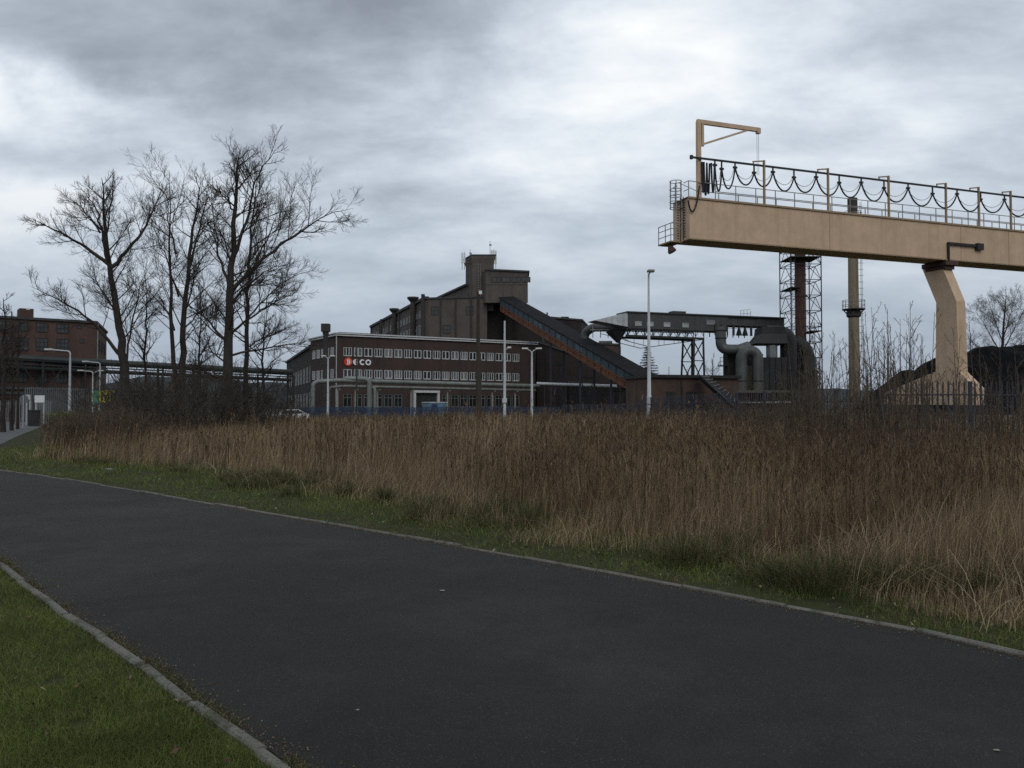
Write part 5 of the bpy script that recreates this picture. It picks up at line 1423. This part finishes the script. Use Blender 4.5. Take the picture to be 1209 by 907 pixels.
def shrub_mesh(rg, H, spread, stems, lev, rbase=.02, wig=.08, up=.05, arch=.25):
    base = np.zeros((stems, 8, 3)); a = rg.uniform(0, 2 * np.pi, stems); rr = rg.uniform(0, spread * .25, stems)
    base[:, 0, 0] = np.cos(a) * rr; base[:, 0, 1] = np.sin(a) * rr; base[:, 0, 2] = -.05
    ln = H * rg.uniform(.6, 1.05, stems); ln[0] = H * 1.02; ti = rg.uniform(.0, arch, stems) + rr / max(spread, .1) * .5
    d = np.stack([np.cos(a) * np.sin(ti), np.sin(a) * np.sin(ti), np.cos(ti)], 1)
    for k in range(1, 8):
        d = d + rg.normal(size=d.shape) * wig + np.array([0, 0, up]); d /= np.linalg.norm(d, axis=1, keepdims=True)
        base[:, k] = base[:, k - 1] + d * (ln / 7)[:, None]
    Rb = np.linspace(1, .2, 8)[None] * rbase * rg.uniform(.7, 1.2, stems)[:, None]
    gr = [(base, Rb, 5)]; P, Rr = base, Rb
    for n, N_, lr, rm in lev:
        P, Rr = children(rg, P, Rr, n, .15, 1., (20, 50), lr, N_, .12, .06, rm, .0045); gr.append((P, Rr, 3))
    Vs = []; Fs = []; n_ = 0
    for P, Rr, k in gr:
        V, F = tube_arrays(P, Rr, k); Vs.append(V); Fs.append(F + n_); n_ += len(V)
    return np.concatenate(Vs), np.concatenate(Fs)
def shrub(name, label, loc, seed, H, spread, stems, lev, mat, group=None, cat='shrub', **kw):
    rg = np.random.default_rng(seed); V, F = shrub_mesh(rg, H, spread, stems, lev, **kw)
    o = np_mesh(name, V, F, None, mat, None, smooth=True); o.location = loc
    return tag(o, label, cat, group)
# dark thicket at the feet of the big trees
LEVS = [(7, 6, (.3, .6), .010), (5, 5, (.35, .65), .007), (3, 4, (.4, .75), .005)]
proto = [shrub('bare_shrub', 'dense dark leafless shrub of the thicket under the big bare trees', (0, 0, 0), 60 + i, 4.0, 2.2, 13, LEVS, 'twig_mid', 'dark thicket shrubs under the big trees', wig=.12, arch=.55) for i in range(3)]
k = 0
for px, D, sc in ((112, 50, .85), (128, 44, .8), (146, 47, 1.0), (165, 50, 1.1), (182, 46, 1.15), (200, 52, 1.3), (216, 47, 1.15), (232, 50, 1.3), (248, 45, 1.1), (262, 52, 1.25), (280, 46, 1.0), (296, 51, 1.1), (312, 54, .95), (330, 57, .9), (346, 60, .8), (190, 58, 1.5), (240, 60, 1.5), (285, 60, 1.4), (150, 58, 1.3), (322, 66, 1.2), (120, 60, 1.2), (176, 41, .75), (226, 42, .75)):
    o = proto[k] if k < 3 else proto[k % 3].copy()
    if k >= 3: COL.objects.link(o)
    o.location = (kx(px) * D, D, 0); o.rotation_euler = (0, 0, k * 1.7); o.scale = (sc * 1.1, sc * 1.1, sc); k += 1
# brown low shrubs by the bend
proto = [shrub('brown_shrub', 'low brown leafless shrub of the clump at the road bend', (0, 0, 0), 70 + i, 1.7, 1.5, 30, LEVS[:2] + [(3, 3, (.4, .7), .006)], 'twig_tan', 'low brown shrubs at the road bend', wig=.12, arch=.6) for i in range(2)]
k = 0
for px, D, sc in ((62, 42, .7), (70, 36, .7), (76, 40, .9), (90, 34, .9), (104, 37, 1.0), (118, 33, 1.05), (133, 36, 1.1), (146, 32, 1.0), (68, 45, .9), (98, 47, 1.0), (126, 42, 1.1), (64, 46, .7), (158, 38, 1.0)):
    o = proto[k] if k < 2 else proto[k % 2].copy()
    if k >= 2: COL.objects.link(o)
    o.location = (kx(px) * D, D, 0); o.rotation_euler = (0, 0, k * 2.1); o.scale = (sc, sc, sc); k += 1
# saplings at the right, in front of the fence
SL = [(9, 5, (.16, .30), .007), (4, 3, (.25, .5), .005)]
proto = [shrub('bare_sapling', 'thin bare sapling standing before the blue palisade fence', (0, 0, 0), 80 + i, 4.0, .5, 3, SL, 'twig_tan', 'thin saplings before the blue fence', cat='sapling', rbase=.021, wig=.035, up=.10, arch=.10) for i in range(5)]
k = 0
rs = random.Random(4)
saps = [(962, 385), (968, 400), (974, 372), (980, 392), (987, 405), (995, 418), (1022, 376), (1028, 390), (1034, 372), (1040, 398), (1048, 384), (1056, 366), (1062, 362), (1068, 392), (1076, 370), (1084, 378), (1092, 402), (1098, 412), (1120, 400), (1127, 392), (1134, 428), (1168, 408), (1174, 402), (1180, 430), (1198, 402), (1206, 415), (944, 400), (936, 412), (928, 425), (952, 412), (915, 432), (905, 440), (893, 446), (1010, 420), (1045, 430), (1088, 438), (1150, 440), (1215, 410), (1228, 400), (1245, 415), (845, 452), (858, 450), (730, 462), (742, 466), (716, 468), (700, 470), (876, 455), (957, 398), (964, 412), (971, 396), (990, 410), (1001, 425), (1016, 402), (1025, 396), (1031, 384), (1038, 386), (1052, 394), (1059, 378), (1073, 390), (1080, 400), (1104, 420), (1113, 430), (1142, 455), (1160, 430), (1188, 418), (1203, 428), (948, 420), (922, 440), (934, 430), (898, 452), (882, 462), (1070, 408)]
for px, yt in saps:
    D = rs.uniform(19, 26) if px > 900 else rs.uniform(34, 48)
    H = Zh(yt, D); o = proto[k] if k < 5 else proto[k % 5].copy()
    if k >= 5: COL.objects.link(o)
    sc = H / 4.0
    o.location = (kx(px) * D, D, 0); o.rotation_euler = (rs.uniform(-.06, .06), rs.uniform(-.04, .09), rs.uniform(0, 6.28)); o.scale = (min(sc, 1.) * 1.1, min(sc, 1.) * 1.1, sc); k += 1
# twiggy tan bushes before the fence
proto = [shrub('tan_bush', 'low tan twiggy bush at the back of the weed field', (0, 0, 0), 90 + i, 2.2, 1.1, 22, [(7, 5, (.3, .5), .008), (5, 4, (.35, .6), .006), (3, 3, (.4, .7), .005)], 'twig_tan', 'tan twiggy bushes behind the weeds', wig=.09, arch=.4) for i in range(2)]
k = 0
for px, D, sc in ((842, 40, .85), (856, 42, .95), (870, 38, .85), (888, 36, .9), (905, 33, .9), (925, 30, 1.0), (942, 27, 1.0), (958, 26, 1.0), (975, 25, .9), (1000, 25, .7), (1025, 24, .5), (735, 48, .6), (755, 47, .65), (780, 46, .7), (805, 44, .75), (1060, 24, .42), (1095, 25, .4), (1130, 23, .4), (1175, 22, .42), (1205, 22, .45)):
    o = proto[k] if k < 2 else proto[k % 2].copy()
    if k >= 2: COL.objects.link(o)
    o.location = (kx(px) * D, D, 0); o.rotation_euler = (0, 0, k * 1.3); o.scale = (sc, sc, sc); k += 1
# bright green bush by the street lamp
rg = np.random.default_rng(9); q = A(77, 482, 69); c = rg.normal(size=(900, 3)) * np.array([.62, .4, .28]) + np.array([0, 0, .75]); c[:, 2] = np.abs(c[:, 2])
v1 = rg.normal(size=(900, 3)) * .07; v2 = rg.normal(size=(900, 3)) * .07
o = np_mesh('green_bush', np.stack([c - v1, c + v2, c + v1], 1).reshape(-1, 3), None, np.arange(2700).reshape(-1, 3), 'leaf_bright'); o.location = (q.x, 69, 0)
tag(o, 'low bright green bush at the foot of the nearest street lamp', 'bush')

# ================================================================== GRASS AND WEEDS
def inside_left_of(line, X, Y):
    """signed distance-like test: >0 beyond the far kerb (towards the field)"""
    pts = np.array([(p.x, p.y) for p in line]); best = np.full(len(X), 1e9); sign = np.zeros(len(X))
    for a, b in zip(pts, pts[1:]):
        d = b - a; L2 = (d ** 2).sum() + 1e-12
        t = np.clip(((X - a[0]) * d[0] + (Y - a[1]) * d[1]) / L2, 0, 1)
        dx = X - (a[0] + t * d[0]); dy = Y - (a[1] + t * d[1]); dist = np.hypot(dx, dy)
        cr = d[0] * (Y - a[1]) - d[1] * (X - a[0])
        m = dist < best; best[m] = dist[m]; sign[m] = np.sign(cr[m])
    return best * sign
far_c = far_s[::2] + [far_s[-1]]; near_c = near_s[::2] + [near_s[-1]]
FARSGN = np.sign(inside_left_of(far_c, np.array([5.0]), np.array([20.0]))[0])
def vnoise(X, Y, sc, seed):
    rg = np.random.default_rng(seed); T = rg.random((64, 64))
    x = X * sc; y = Y * sc; xi = np.floor(x).astype(int); yi = np.floor(y).astype(int); fx = x - xi; fy = y - yi
    fx = fx * fx * (3 - 2 * fx); fy = fy * fy * (3 - 2 * fy)
    g_ = lambda a, b: T[a % 64, b % 64]
    return g_(xi, yi) * (1 - fx) * (1 - fy) + g_(xi + 1, yi) * fx * (1 - fy) + g_(xi, yi + 1) * (1 - fx) * fy + g_(xi + 1, yi + 1) * fx * fy
def blades(B, H, W, lean, yaw, la, rows=(0, .35, .7, 1.0), z0=0.0):
    """ribbons: B (n,2) base, heights, widths, lean amount, facing and leaning angles"""
    n_ = len(B); k = len(rows); V = np.zeros((n_, k * 2 - 1, 3))
    wx = np.cos(yaw) * W / 2; wy = np.sin(yaw) * W / 2
    for i, t in enumerate(rows):
        off = lean * H * t ** 2; x = B[:, 0] + np.cos(la) * off; y = B[:, 1] + np.sin(la) * off; z = H * t * (1 - .35 * np.minimum(lean, 1.6) * t) + z0
        w = 1 - .55 * t
        if i < k - 1:
            V[:, 2 * i] = np.stack([x - wx * w, y - wy * w, z], 1); V[:, 2 * i + 1] = np.stack([x + wx * w, y + wy * w, z], 1)
        else: V[:, 2 * i] = np.stack([x, y, z], 1)
    st = 2 * k - 1; b = (np.arange(n_) * st)[:, None]
    F4 = np.concatenate([b + np.array([[2 * i, 2 * i + 1, 2 * i + 3, 2 * i + 2]]) for i in range(k - 2)]).reshape(-1, 4)
    F3 = (b + np.array([[2 * k - 4, 2 * k - 3, 2 * k - 2]])).reshape(-1, 3)
    return V.reshape(-1, 3), F4, F3
def blade_obj(name, parts, mat):
    Vs, F4, F3, n_ = [], [], [], 0
    for V, a, b in parts:
        Vs.append(V); F4.append(a + n_); F3.append(b + n_); n_ += len(V)
    o = np_mesh(name, np.concatenate(Vs), np.concatenate(F4), np.concatenate(F3), mat)
    return tag(o, kind='stuff')
rg = RNG
def field_points(n_, dmin, dmax, pxa=-260, pxb=1480):
    """more stalks per square metre near the path, thinning out with distance"""
    D = np.exp(rg.uniform(np.log(dmin), np.log(dmax), n_)); px = rg.uniform(pxa, pxb, n_); px = np.where(rg.random(n_) < .15, rg.uniform(1480, 2700, n_), px)
    return (px - CX) / FPX * D, D
def in_side_road(X, Y):
    re = np.array([(p.x, p.y) for p in r_e]); xr = np.interp(Y, re[:, 1], re[:, 0]); le = np.array([(p.x, p.y) for p in l_e]); xl = np.interp(Y, le[:, 1], le[:, 0])
    return ((X < xr + 2.0) & (Y > 26)) | ((X < -15.6) & (Y <= 36))
def verge(X, Y):
    """width of the mown verge beyond the kerb: narrow at the right, wide at the bend"""
    return np.interp(Y, [3, 6, 10, 14, 19, 30], [.75, .8, 1.05, 1.6, 2.6, 3.1]) + (vnoise(X, Y, .9, 1) - .5) * .9
def scale_far(D): return np.maximum(1.0, D / 11.0)

# dry grass
X, Y = field_points(370000, 4.5, 98)
d = inside_left_of(far_c, X, Y); d = d * FARSGN
vg = verge(X, Y); ok = (d > vg) & ~in_side_road(X, Y) & (vnoise(X, Y, .55, 2) * .6 + vnoise(X, Y, 2.1, 3) * .4 > .29)
X, Y, d, vg = X[ok], Y[ok], d[ok], vg[ok]; n_ = len(X)
edge = np.clip((d - vg) / 1.5 + .3 * (vnoise(X, Y, 2.4, 51) - .3), .22, 1.)
hn = vnoise(X, Y, .35, 4) * .5 + vnoise(X, Y, 1.3, 5) * .5
H = (.26 + .95 * hn) * rg.uniform(.5, 1.2, n_) * edge
H *= np.where(X < -8, .85, 1.0) * np.interp(Y, [15, 40], [1., 1.45])
W = rg.uniform(.003, .006, n_) * scale_far(Y)
lean = np.abs(rg.normal(0, .28, n_)) + .05 + np.clip(vnoise(X, Y, .7, 61) - .62, 0, 1) * 3.2 * rg.random(n_)
p1 = blades(np.stack([X, Y], 1), H, W, lean, rg.uniform(0, 6.28, n_), rg.normal(.3, 1.2, n_))
blade_obj('dry_grass', [p1], 'dry')
# dead weed stalks with side branches
X, Y = field_points(26000, 6, 98)
d = inside_left_of(far_c, X, Y); d = d * FARSGN
vg = verge(X, Y) + .7; dens = vnoise(X, Y, .3, 6) * .6 + vnoise(X, Y, 1.1, 7) * .4 + np.where(X > 1, .12, 0)
ok = (d > vg) & ~in_side_road(X, Y) & (dens > .545); X, Y = X[ok], Y[ok]; n_ = len(X)
H = rg.uniform(.65, 1.5, n_) * (.85 + .3 * vnoise(X, Y, .4, 8)) * np.where(X < -6, .85, 1.) * np.interp(Y, [20, 45], [1., 1.18]) * np.where(rg.random(n_) < .12, 1.25, 1.)
sc_ = scale_far(Y); la = rg.uniform(0, 6.28, n_); ln_ = np.abs(rg.normal(0, .09, n_))
parts = [blades(np.stack([X, Y], 1), H, rg.uniform(.007, .013, n_) * sc_, ln_, rg.uniform(0, 6.28, n_), la)]
for b_ in range(9):
    t = rg.uniform(.45, .98, n_); off = ln_ * H * t ** 2
    bx = X + np.cos(la) * off; by = Y + np.sin(la) * off; hz = H * t * (1 - .35 * ln_ * t)
    hh = rg.uniform(.08, .24, n_) * (1.25 - .5 * t)
    V, a4, a3 = blades(np.stack([bx, by], 1), hh, rg.uniform(.005, .012, n_) * sc_, rg.uniform(.3, 1.0, n_), rg.uniform(0, 6.28, n_), rg.uniform(0, 6.28, n_), (0, .5, 1.))
    V.reshape(n_, -1, 3)[:, :, 2] += hz[:, None]; parts.append((V, a4, a3))
blade_obj('dead_weeds', parts, 'weed')
# pale bent stems along the front of the weeds
X, Y = field_points(20000, 5, 40)
d = inside_left_of(far_c, X, Y); d = d * FARSGN
vg = verge(X, Y); ok = (d > vg - .35) & ((d < vg + 1.7) | (rg.random(len(X)) < .10)) & ~in_side_road(X, Y) & (vnoise(X, Y, 1.2, 12) > .45)
X, Y = X[ok], Y[ok]; n_ = len(X)
blade_obj('pale_grass', [blades(np.stack([X, Y], 1), rg.uniform(.15, .62, n_), rg.uniform(.003, .006, n_) * scale_far(Y), rg.uniform(.2, 1.5, n_), rg.uniform(0, 6.28, n_), rg.uniform(0, 6.28, n_), (0, .3, .6, .85, 1.))], 'pale_dry')
# dark green tussocks at the weeds' edge
X, Y = field_points(90000, 5, 26)
d = inside_left_of(far_c, X, Y); d = d * FARSGN
vg = verge(X, Y); ok = (d > vg - .5) & (d < vg + 1.5) & (vnoise(X, Y, .8, 14) * .6 + vnoise(X, Y, 1.9, 15) * .4 > .56); X, Y = X[ok], Y[ok]; n_ = len(X)
blade_obj('grass_tussocks', [blades(np.stack([X, Y], 1), rg.uniform(.10, .34, n_), rg.uniform(.004, .008, n_) * scale_far(Y), rg.uniform(.2, 1.1, n_), rg.uniform(0, 6.28, n_), rg.uniform(0, 6.28, n_))], 'tuft')
# rank clumps of dark grass where the mown verge ends
cx_, cy_ = field_points(2600, 5.2, 30); d = inside_left_of(far_c, cx_, cy_) * FARSGN; vg = verge(cx_, cy_)
ok = (np.abs(d - vg - .35) < .75) & ~in_side_road(cx_, cy_) & (vnoise(cx_, cy_, .5, 71) > .42); cx_, cy_ = cx_[ok][:75], cy_[ok][:75]; k_ = len(cx_)
ci = np.repeat(np.arange(k_), 190); n_ = len(ci); rad_ = rg.uniform(.10, .34, k_)[ci]; a_ = rg.uniform(0, 6.28, n_); r_ = np.sqrt(rg.random(n_)) * rad_
X, Y = cx_[ci] + np.cos(a_) * r_, cy_[ci] + np.sin(a_) * r_
H = rg.uniform(.18, .46, k_)[ci] * rg.uniform(.6, 1.1, n_)
blade_obj('rank_grass', [blades(np.stack([X, Y], 1), H, rg.uniform(.003, .006, n_) * scale_far(Y), .15 + 1.6 * r_ / rad_ * rg.random(n_), rg.uniform(0, 6.28, n_), a_ + rg.normal(0, .5, n_))], 'tuft')
# verge grass beyond the path
X, Y = field_points(360000, 3.0, 42, -400, 1600)
d = inside_left_of(far_c, X, Y); d = d * FARSGN
vg = verge(X, Y); thin = vnoise(X, Y, 1.6, 21) * .55 + vnoise(X, Y, 5., 22) * .45
ok = (d > .085 + .05 * thin) & (d < vg + 1.4 + 6 * (X < -12)) & ((X > -20) | (d < 4)) & ~((X < np.interp(Y, [26, 33, 46], [-18.6, -19.8, -26.5])) & (Y > 26)) & (thin > .22 + .14 * (d < .3)); X, Y, d, vg = X[ok], Y[ok], d[ok], vg[ok]; n_ = len(X)
H = rg.uniform(.025, .085, n_) * (.7 + .8 * vnoise(X, Y, 1.4, 23)) * np.clip(.6 + d * .6, .6, 1.7)
blade_obj('verge_grass', [blades(np.stack([X, Y], 1), H, rg.uniform(.0035, .0065, n_) * scale_far(Y * 1.5), rg.uniform(.2, 1.2, n_), rg.uniform(0, 6.28, n_), rg.uniform(0, 6.28, n_), (0, .55, 1.))], 'lawn')
# lawn this side of the path
n_ = 420000
Y = np.exp(rg.uniform(np.log(2.2), np.log(16), n_)); X = (rg.uniform(-420, 560, n_) - CX) / FPX * Y
d = inside_left_of(near_c, X, Y)
ref = inside_left_of(near_c, np.array([-6.0]), np.array([4.0]))[0]; d = d * np.sign(ref)
thin = vnoise(X, Y, 1.8, 31) * .5 + vnoise(X, Y, 6., 32) * .5
ok = (d > .055 + .05 * thin) & (thin > .15); X, Y, d = X[ok], Y[ok], d[ok]; n_ = len(X)
H = rg.uniform(.02, .06, n_) * (.6 + .9 * vnoise(X, Y, 1.7, 33))
blade_obj('lawn_grass', [blades(np.stack([X, Y], 1), H, rg.uniform(.0022, .0042, n_) * np.maximum(1, Y / 6), rg.uniform(.2, 1.3, n_), rg.uniform(0, 6.28, n_), rg.uniform(0, 6.28, n_), (0, .55, 1.))], 'lawn')
# weeds creeping over the near kerb and crumbs along its joint
pts = resample(near_s, 1400); P = np.array([(p.x, p.y) for p in pts]); P = P[(P[:, 1] < 12) & (P[:, 1] > 2)]
dirv = np.gradient(P, axis=0); dirv /= np.linalg.norm(dirv, axis=1, keepdims=True); nrm = np.stack([-dirv[:, 1], dirv[:, 0]], 1)
cand = np.repeat(np.arange(len(P)), 60); off = np.where(rg.random(len(cand)) < .7, rg.normal(-.015, .018, len(cand)), rg.normal(.075, .015, len(cand))); c = P[cand] + nrm[cand] * off[:, None] + rg.normal(0, .012, (len(cand), 2))
side = np.sign(inside_left_of(near_c, c[:, 0], c[:, 1]) * np.sign(ref))
ok = (vnoise(c[:, 0], c[:, 1], 1.5, 41) * .6 + vnoise(c[:, 0], c[:, 1], 6., 42) * .4 > .40) & (np.abs(off) < .2); c = c[ok]; n_ = len(c)
blade_obj('kerb_weeds', [blades(c, rg.uniform(.015, .06, n_), rg.uniform(.003, .006, n_), rg.uniform(.4, 1.6, n_), rg.uniform(0, 6.28, n_), rg.uniform(0, 6.28, n_), (0, .55, 1.))], 'tuft')
# grit swept against the kerbs
pe = np.array([(p.x, p.y) for p in resample(far_s, 900)] + [(p.x, p.y) for p in resample(near_s, 900)]); pe = pe[(pe[:, 1] < 14) & (pe[:, 1] > 2)]
ii = rg.integers(0, len(pe), 16000); c = pe[ii] + rg.normal(0, .16, (16000, 2)) * (rg.random((16000, 1)) ** 1.5 + .15)
d1 = inside_left_of(far_c, c[:, 0], c[:, 1]) * FARSGN; d2 = inside_left_of(near_c, c[:, 0], c[:, 1]) * np.sign(ref); c = c[(d1 < 0) & (d2 < 0)]; n_ = len(c)
sz_ = rg.uniform(.002, .0055, n_)[:, None]; a_ = rg.uniform(0, 6.28, n_)
tri = [np.concatenate([c + np.stack([np.cos(a_ + q_), np.sin(a_ + q_)], 1) * sz_, np.full((n_, 1), .012)], 1) for q_ in (0, 2.1, 4.2)] + [np.concatenate([c, .013 + sz_ * 1.2], 1)]
V = np.stack(tri, 1).reshape(-1, 3); b_ = (np.arange(n_) * 4)[:, None]
o = np_mesh('grit', V, None, np.concatenate([b_ + np.array([[0, 1, 3]]), b_ + np.array([[1, 2, 3]]), b_ + np.array([[2, 0, 3]])]), 'leaf_litter'); tag(o, kind='stuff')
# small leaf litter lying in the verges
X, Y = field_points(9000, 3.3, 20); d1 = inside_left_of(far_c, X, Y); d2 = inside_left_of(near_c, X, Y)
n_ = len(X); dd = d1 * FARSGN; dn = d2 * np.sign(ref)
ok = ((dd > -.03) & (dd < 2.5)) | ((dn > .1) & (rg.random(n_) < .12)) | ((dd > -.25) & (dd < 0) & (rg.random(n_) < .15)); X, Y = X[ok], Y[ok]; n_ = len(X)
a = rg.uniform(0, 6.28, n_); s = rg.uniform(.006, .016, n_)
V = np.stack([np.stack([X + np.cos(a + q_) * s * f, Y + np.sin(a + q_) * s * f, .03 + rg.uniform(0, .03, n_)], 1) for q_, f in ((0, 1.5), (1.57, .7), (3.14, 1.5), (4.71, .7))], 1)
o = np_mesh('fallen_leaves', V.reshape(-1, 3), np.arange(n_ * 4).reshape(-1, 4), None, 'leaf_litter'); tag(o, kind='stuff')
# scraps on the asphalt
for (px, py), s, lab in (((522, 703), .03, 'pale flattened scrap in the middle of the asphalt path'), ((422, 847), .013, 'tiny pale leaf on the asphalt near the lower kerb'), ((1177, 896), .016, 'pale leaf lying at the lower right of the asphalt path'), ((1142, 670), .05, 'white paper scrap caught in the weeds by the verge'), ((130, 560), .151, 'flattened pale green bottle on the far verge')):
    p = G(px, py); m = MB(); k = 9; rr = [s * random.uniform(.6, 1.1) for _ in range(k)]
    zz = .038 if py > 690 else .10
    m.v = [Vector((p.x + rr[i] * math.cos(i * 6.283 / k), p.y + .7 * rr[i] * math.sin(i * 6.283 / k), zz + random.uniform(0, s * .25))) for i in range(k)] + [Vector((p.x, p.y, zz + s * .3))]
    m.f = [[i, (i + 1) % k, k] for i in range(k)]
    tag(m.build('litter_scrap', 'litter' if s < .15 else 'pipe_lag'), lab, 'litter')

# ================================================================== SKY, SUN, CAMERA
w = bpy.data.worlds.new('World'); SC.world = w; w.use_nodes = True
nt = w.node_tree; bg = nt.nodes['Background']
SUN_EL, SUN_AZ = R(38), R(165)      # azimuth measured from +Y towards +X
sky = N(nt, 'ShaderNodeTexSky'); sky.sky_type = 'NISHITA'; sky.sun_disc = False
sky.sun_elevation = SUN_EL; sky.sun_rotation = SUN_AZ
tc = N(nt, 'ShaderNodeTexCoord'); sp = N(nt, 'ShaderNodeSeparateXYZ'); nt.links.new(tc.outputs['Generated'], sp.inputs[0])
def mth(op, a, b=None):
    n_ = N(nt, 'ShaderNodeMath', operation=op)
    for i, v in enumerate((a, b)):
        if v is None: continue
        if isinstance(v, (int, float)): n_.inputs[i].default_value = v
        else: nt.links.new(v, n_.inputs[i])
    return n_.outputs[0]
zc = mth('MAXIMUM', sp.outputs[2], 0.0); den = mth('ADD', zc, .30)
cb = N(nt, 'ShaderNodeCombineXYZ'); nt.links.new(mth('DIVIDE', sp.outputs[0], den), cb.inputs[0]); nt.links.new(mth('DIVIDE', sp.outputs[1], den), cb.inputs[1])
mp = N(nt, 'ShaderNodeMapping'); mp.inputs['Rotation'].default_value = (0, 0, .5); mp.inputs['Scale'].default_value = (.8, 1.25, 1); nt.links.new(cb.outputs[0], mp.inputs['Vector'])
n1 = noise(nt, mp.outputs[0], 1.5, 9, .55, .25); n2 = noise(nt, mp.outputs[0], 4.4, 9, .6, .2)
f = mth('ADD', mth('MULTIPLY', n1, .56), mth('MULTIPLY', n2, .44))
f = mth('ADD', mth('MULTIPLY', mth('SUBTRACT', f, .5), 1.95), .5)
wn = N(nt, 'ShaderNodeTexNoise'); wn.inputs['Scale'].default_value = 3.2; wn.inputs['Detail'].default_value = 6; wn.inputs['Roughness'].default_value = .6
nt.links.new(tc.outputs['Generated'], wn.inputs['Vector'])
wv = N(nt, 'ShaderNodeVectorMath', operation='MULTIPLY_ADD'); nt.links.new(wn.outputs['Color'], wv.inputs[0]); wv.inputs[1].default_value = (.34, .34, .22); wv.inputs[2].default_value = (-.17, -.17, -.11)
wd = N(nt, 'ShaderNodeVectorMath', operation='ADD'); nt.links.new(wv.outputs[0], wd.inputs[0]); nt.links.new(tc.outputs['Generated'], wd.inputs[1])
def blob(px, py, rx, ry, amp, rot=0.0):
    """a bank of lighter or darker cloud in a given direction"""
    global f
    c = Vector((kx(px, py), 1, kz(py))).normalized()
    v = N(nt, 'ShaderNodeVectorMath', operation='SUBTRACT'); nt.links.new(wd.outputs[0], v.inputs[0]); v.inputs[1].default_value = c
    m_ = N(nt, 'ShaderNodeMapping'); m_.vector_type = 'TEXTURE'; m_.inputs['Rotation'].default_value = (0, -rot, 0); m_.inputs['Scale'].default_value = (rx, max(rx, ry), ry); nt.links.new(v.outputs[0], m_.inputs['Vector'])
    l = N(nt, 'ShaderNodeVectorMath', operation='LENGTH'); nt.links.new(m_.outputs[0], l.inputs[0])
    f = mth('ADD', f, maprange(nt, l.outputs['Value'], 0., 1., amp, 0., True))
BL = [(100, 25, .40, .17, -.26, -.1), (330, 60, .22, .11, -.16, -.2), (490, 45, .17, .12, -.30, -.5), (270, 240, .36, .09, .26, -.4), (25, 95, .15, .08, .48, -.2), (10, 230, .16, .08, .48, 0), (90, 175, .24, .06, -.26, -.25),
      (600, 170, .28, .12, .15, -.4), (770, 40, .20, .15, .20, 0), (640, 30, .12, .1, -.12, 0), (1000, 110, .5, .22, .13, 0), (640, 380, .6, .10, -.14, 0), (1180, 60, .25, .2, -.08, 0), (430, 290, .3, .07, -.16, -.1), (180, 340, .3, .10, .10, 0), (650, 240, .28, .05, -.12, -.2)]
for b_ in BL: blob(*b_)
cloud = ramp(nt, f, [(.02, (.265, .298, .35)), (.28, (.405, .452, .52)), (.48, (.555, .62, .695)), (.70, (.75, .81, .87)), (.95, (.98, 1.0, 1.0))])
hz = maprange(nt, sp.outputs[2], 0.08, .32, 1., 0., True)
cloud = mixc(nt, mth('MULTIPLY', hz, .60), cloud, (.41, .475, .555))
hz = maprange(nt, sp.outputs[2], 0.0, .15, 1., 0., True)
cloud = mixc(nt, mth('MULTIPLY', hz, .80), cloud, (.29, .34, .425))
v10 = N(nt, 'ShaderNodeVectorMath', operation='SCALE'); nt.links.new(cloud, v10.inputs[0]); v10.inputs['Scale'].default_value = 10.5
mx = mixc(nt, .95, sky.outputs['Color'], v10.outputs[0])
nt.links.new(mx, bg.inputs['Color']); bg.inputs['Strength'].default_value = .1

sd = bpy.data.lights.new('sun', 'SUN'); sd.energy = .7; sd.angle = R(30); sd.color = (1., .93, .83)
so = bpy.data.objects.new('sun', sd); COL.objects.link(so)
dirv = Vector((math.sin(SUN_AZ) * math.cos(SUN_EL), math.cos(SUN_AZ) * math.cos(SUN_EL), math.sin(SUN_EL)))
so.rotation_euler = (-dirv).to_track_quat('-Z', 'Y').to_euler()

cd = bpy.data.cameras.new('camera'); co = bpy.data.objects.new('camera', cd); COL.objects.link(co)
co.location = (0, 0, EYE); co.rotation_euler = (math.pi / 2 + PITCH, 0, 0)
cd.sensor_width = 36; cd.lens = 36 * FPX / 1209; cd.clip_end = 20000; cd.clip_start = .05
SC.camera = co
SC.view_settings.view_transform = 'Standard'; SC.view_settings.look = 'None'; SC.view_settings.exposure = 0; SC.view_settings.gamma = 1
SC.render.engine = 'CYCLES'
SC.cycles.max_bounces = 6; SC.cycles.diffuse_bounces = 3; SC.cycles.glossy_bounces = 2; SC.cycles.transmission_bounces = 2; SC.cycles.transparent_max_bounces = 4
SC.cycles.use_denoising = False
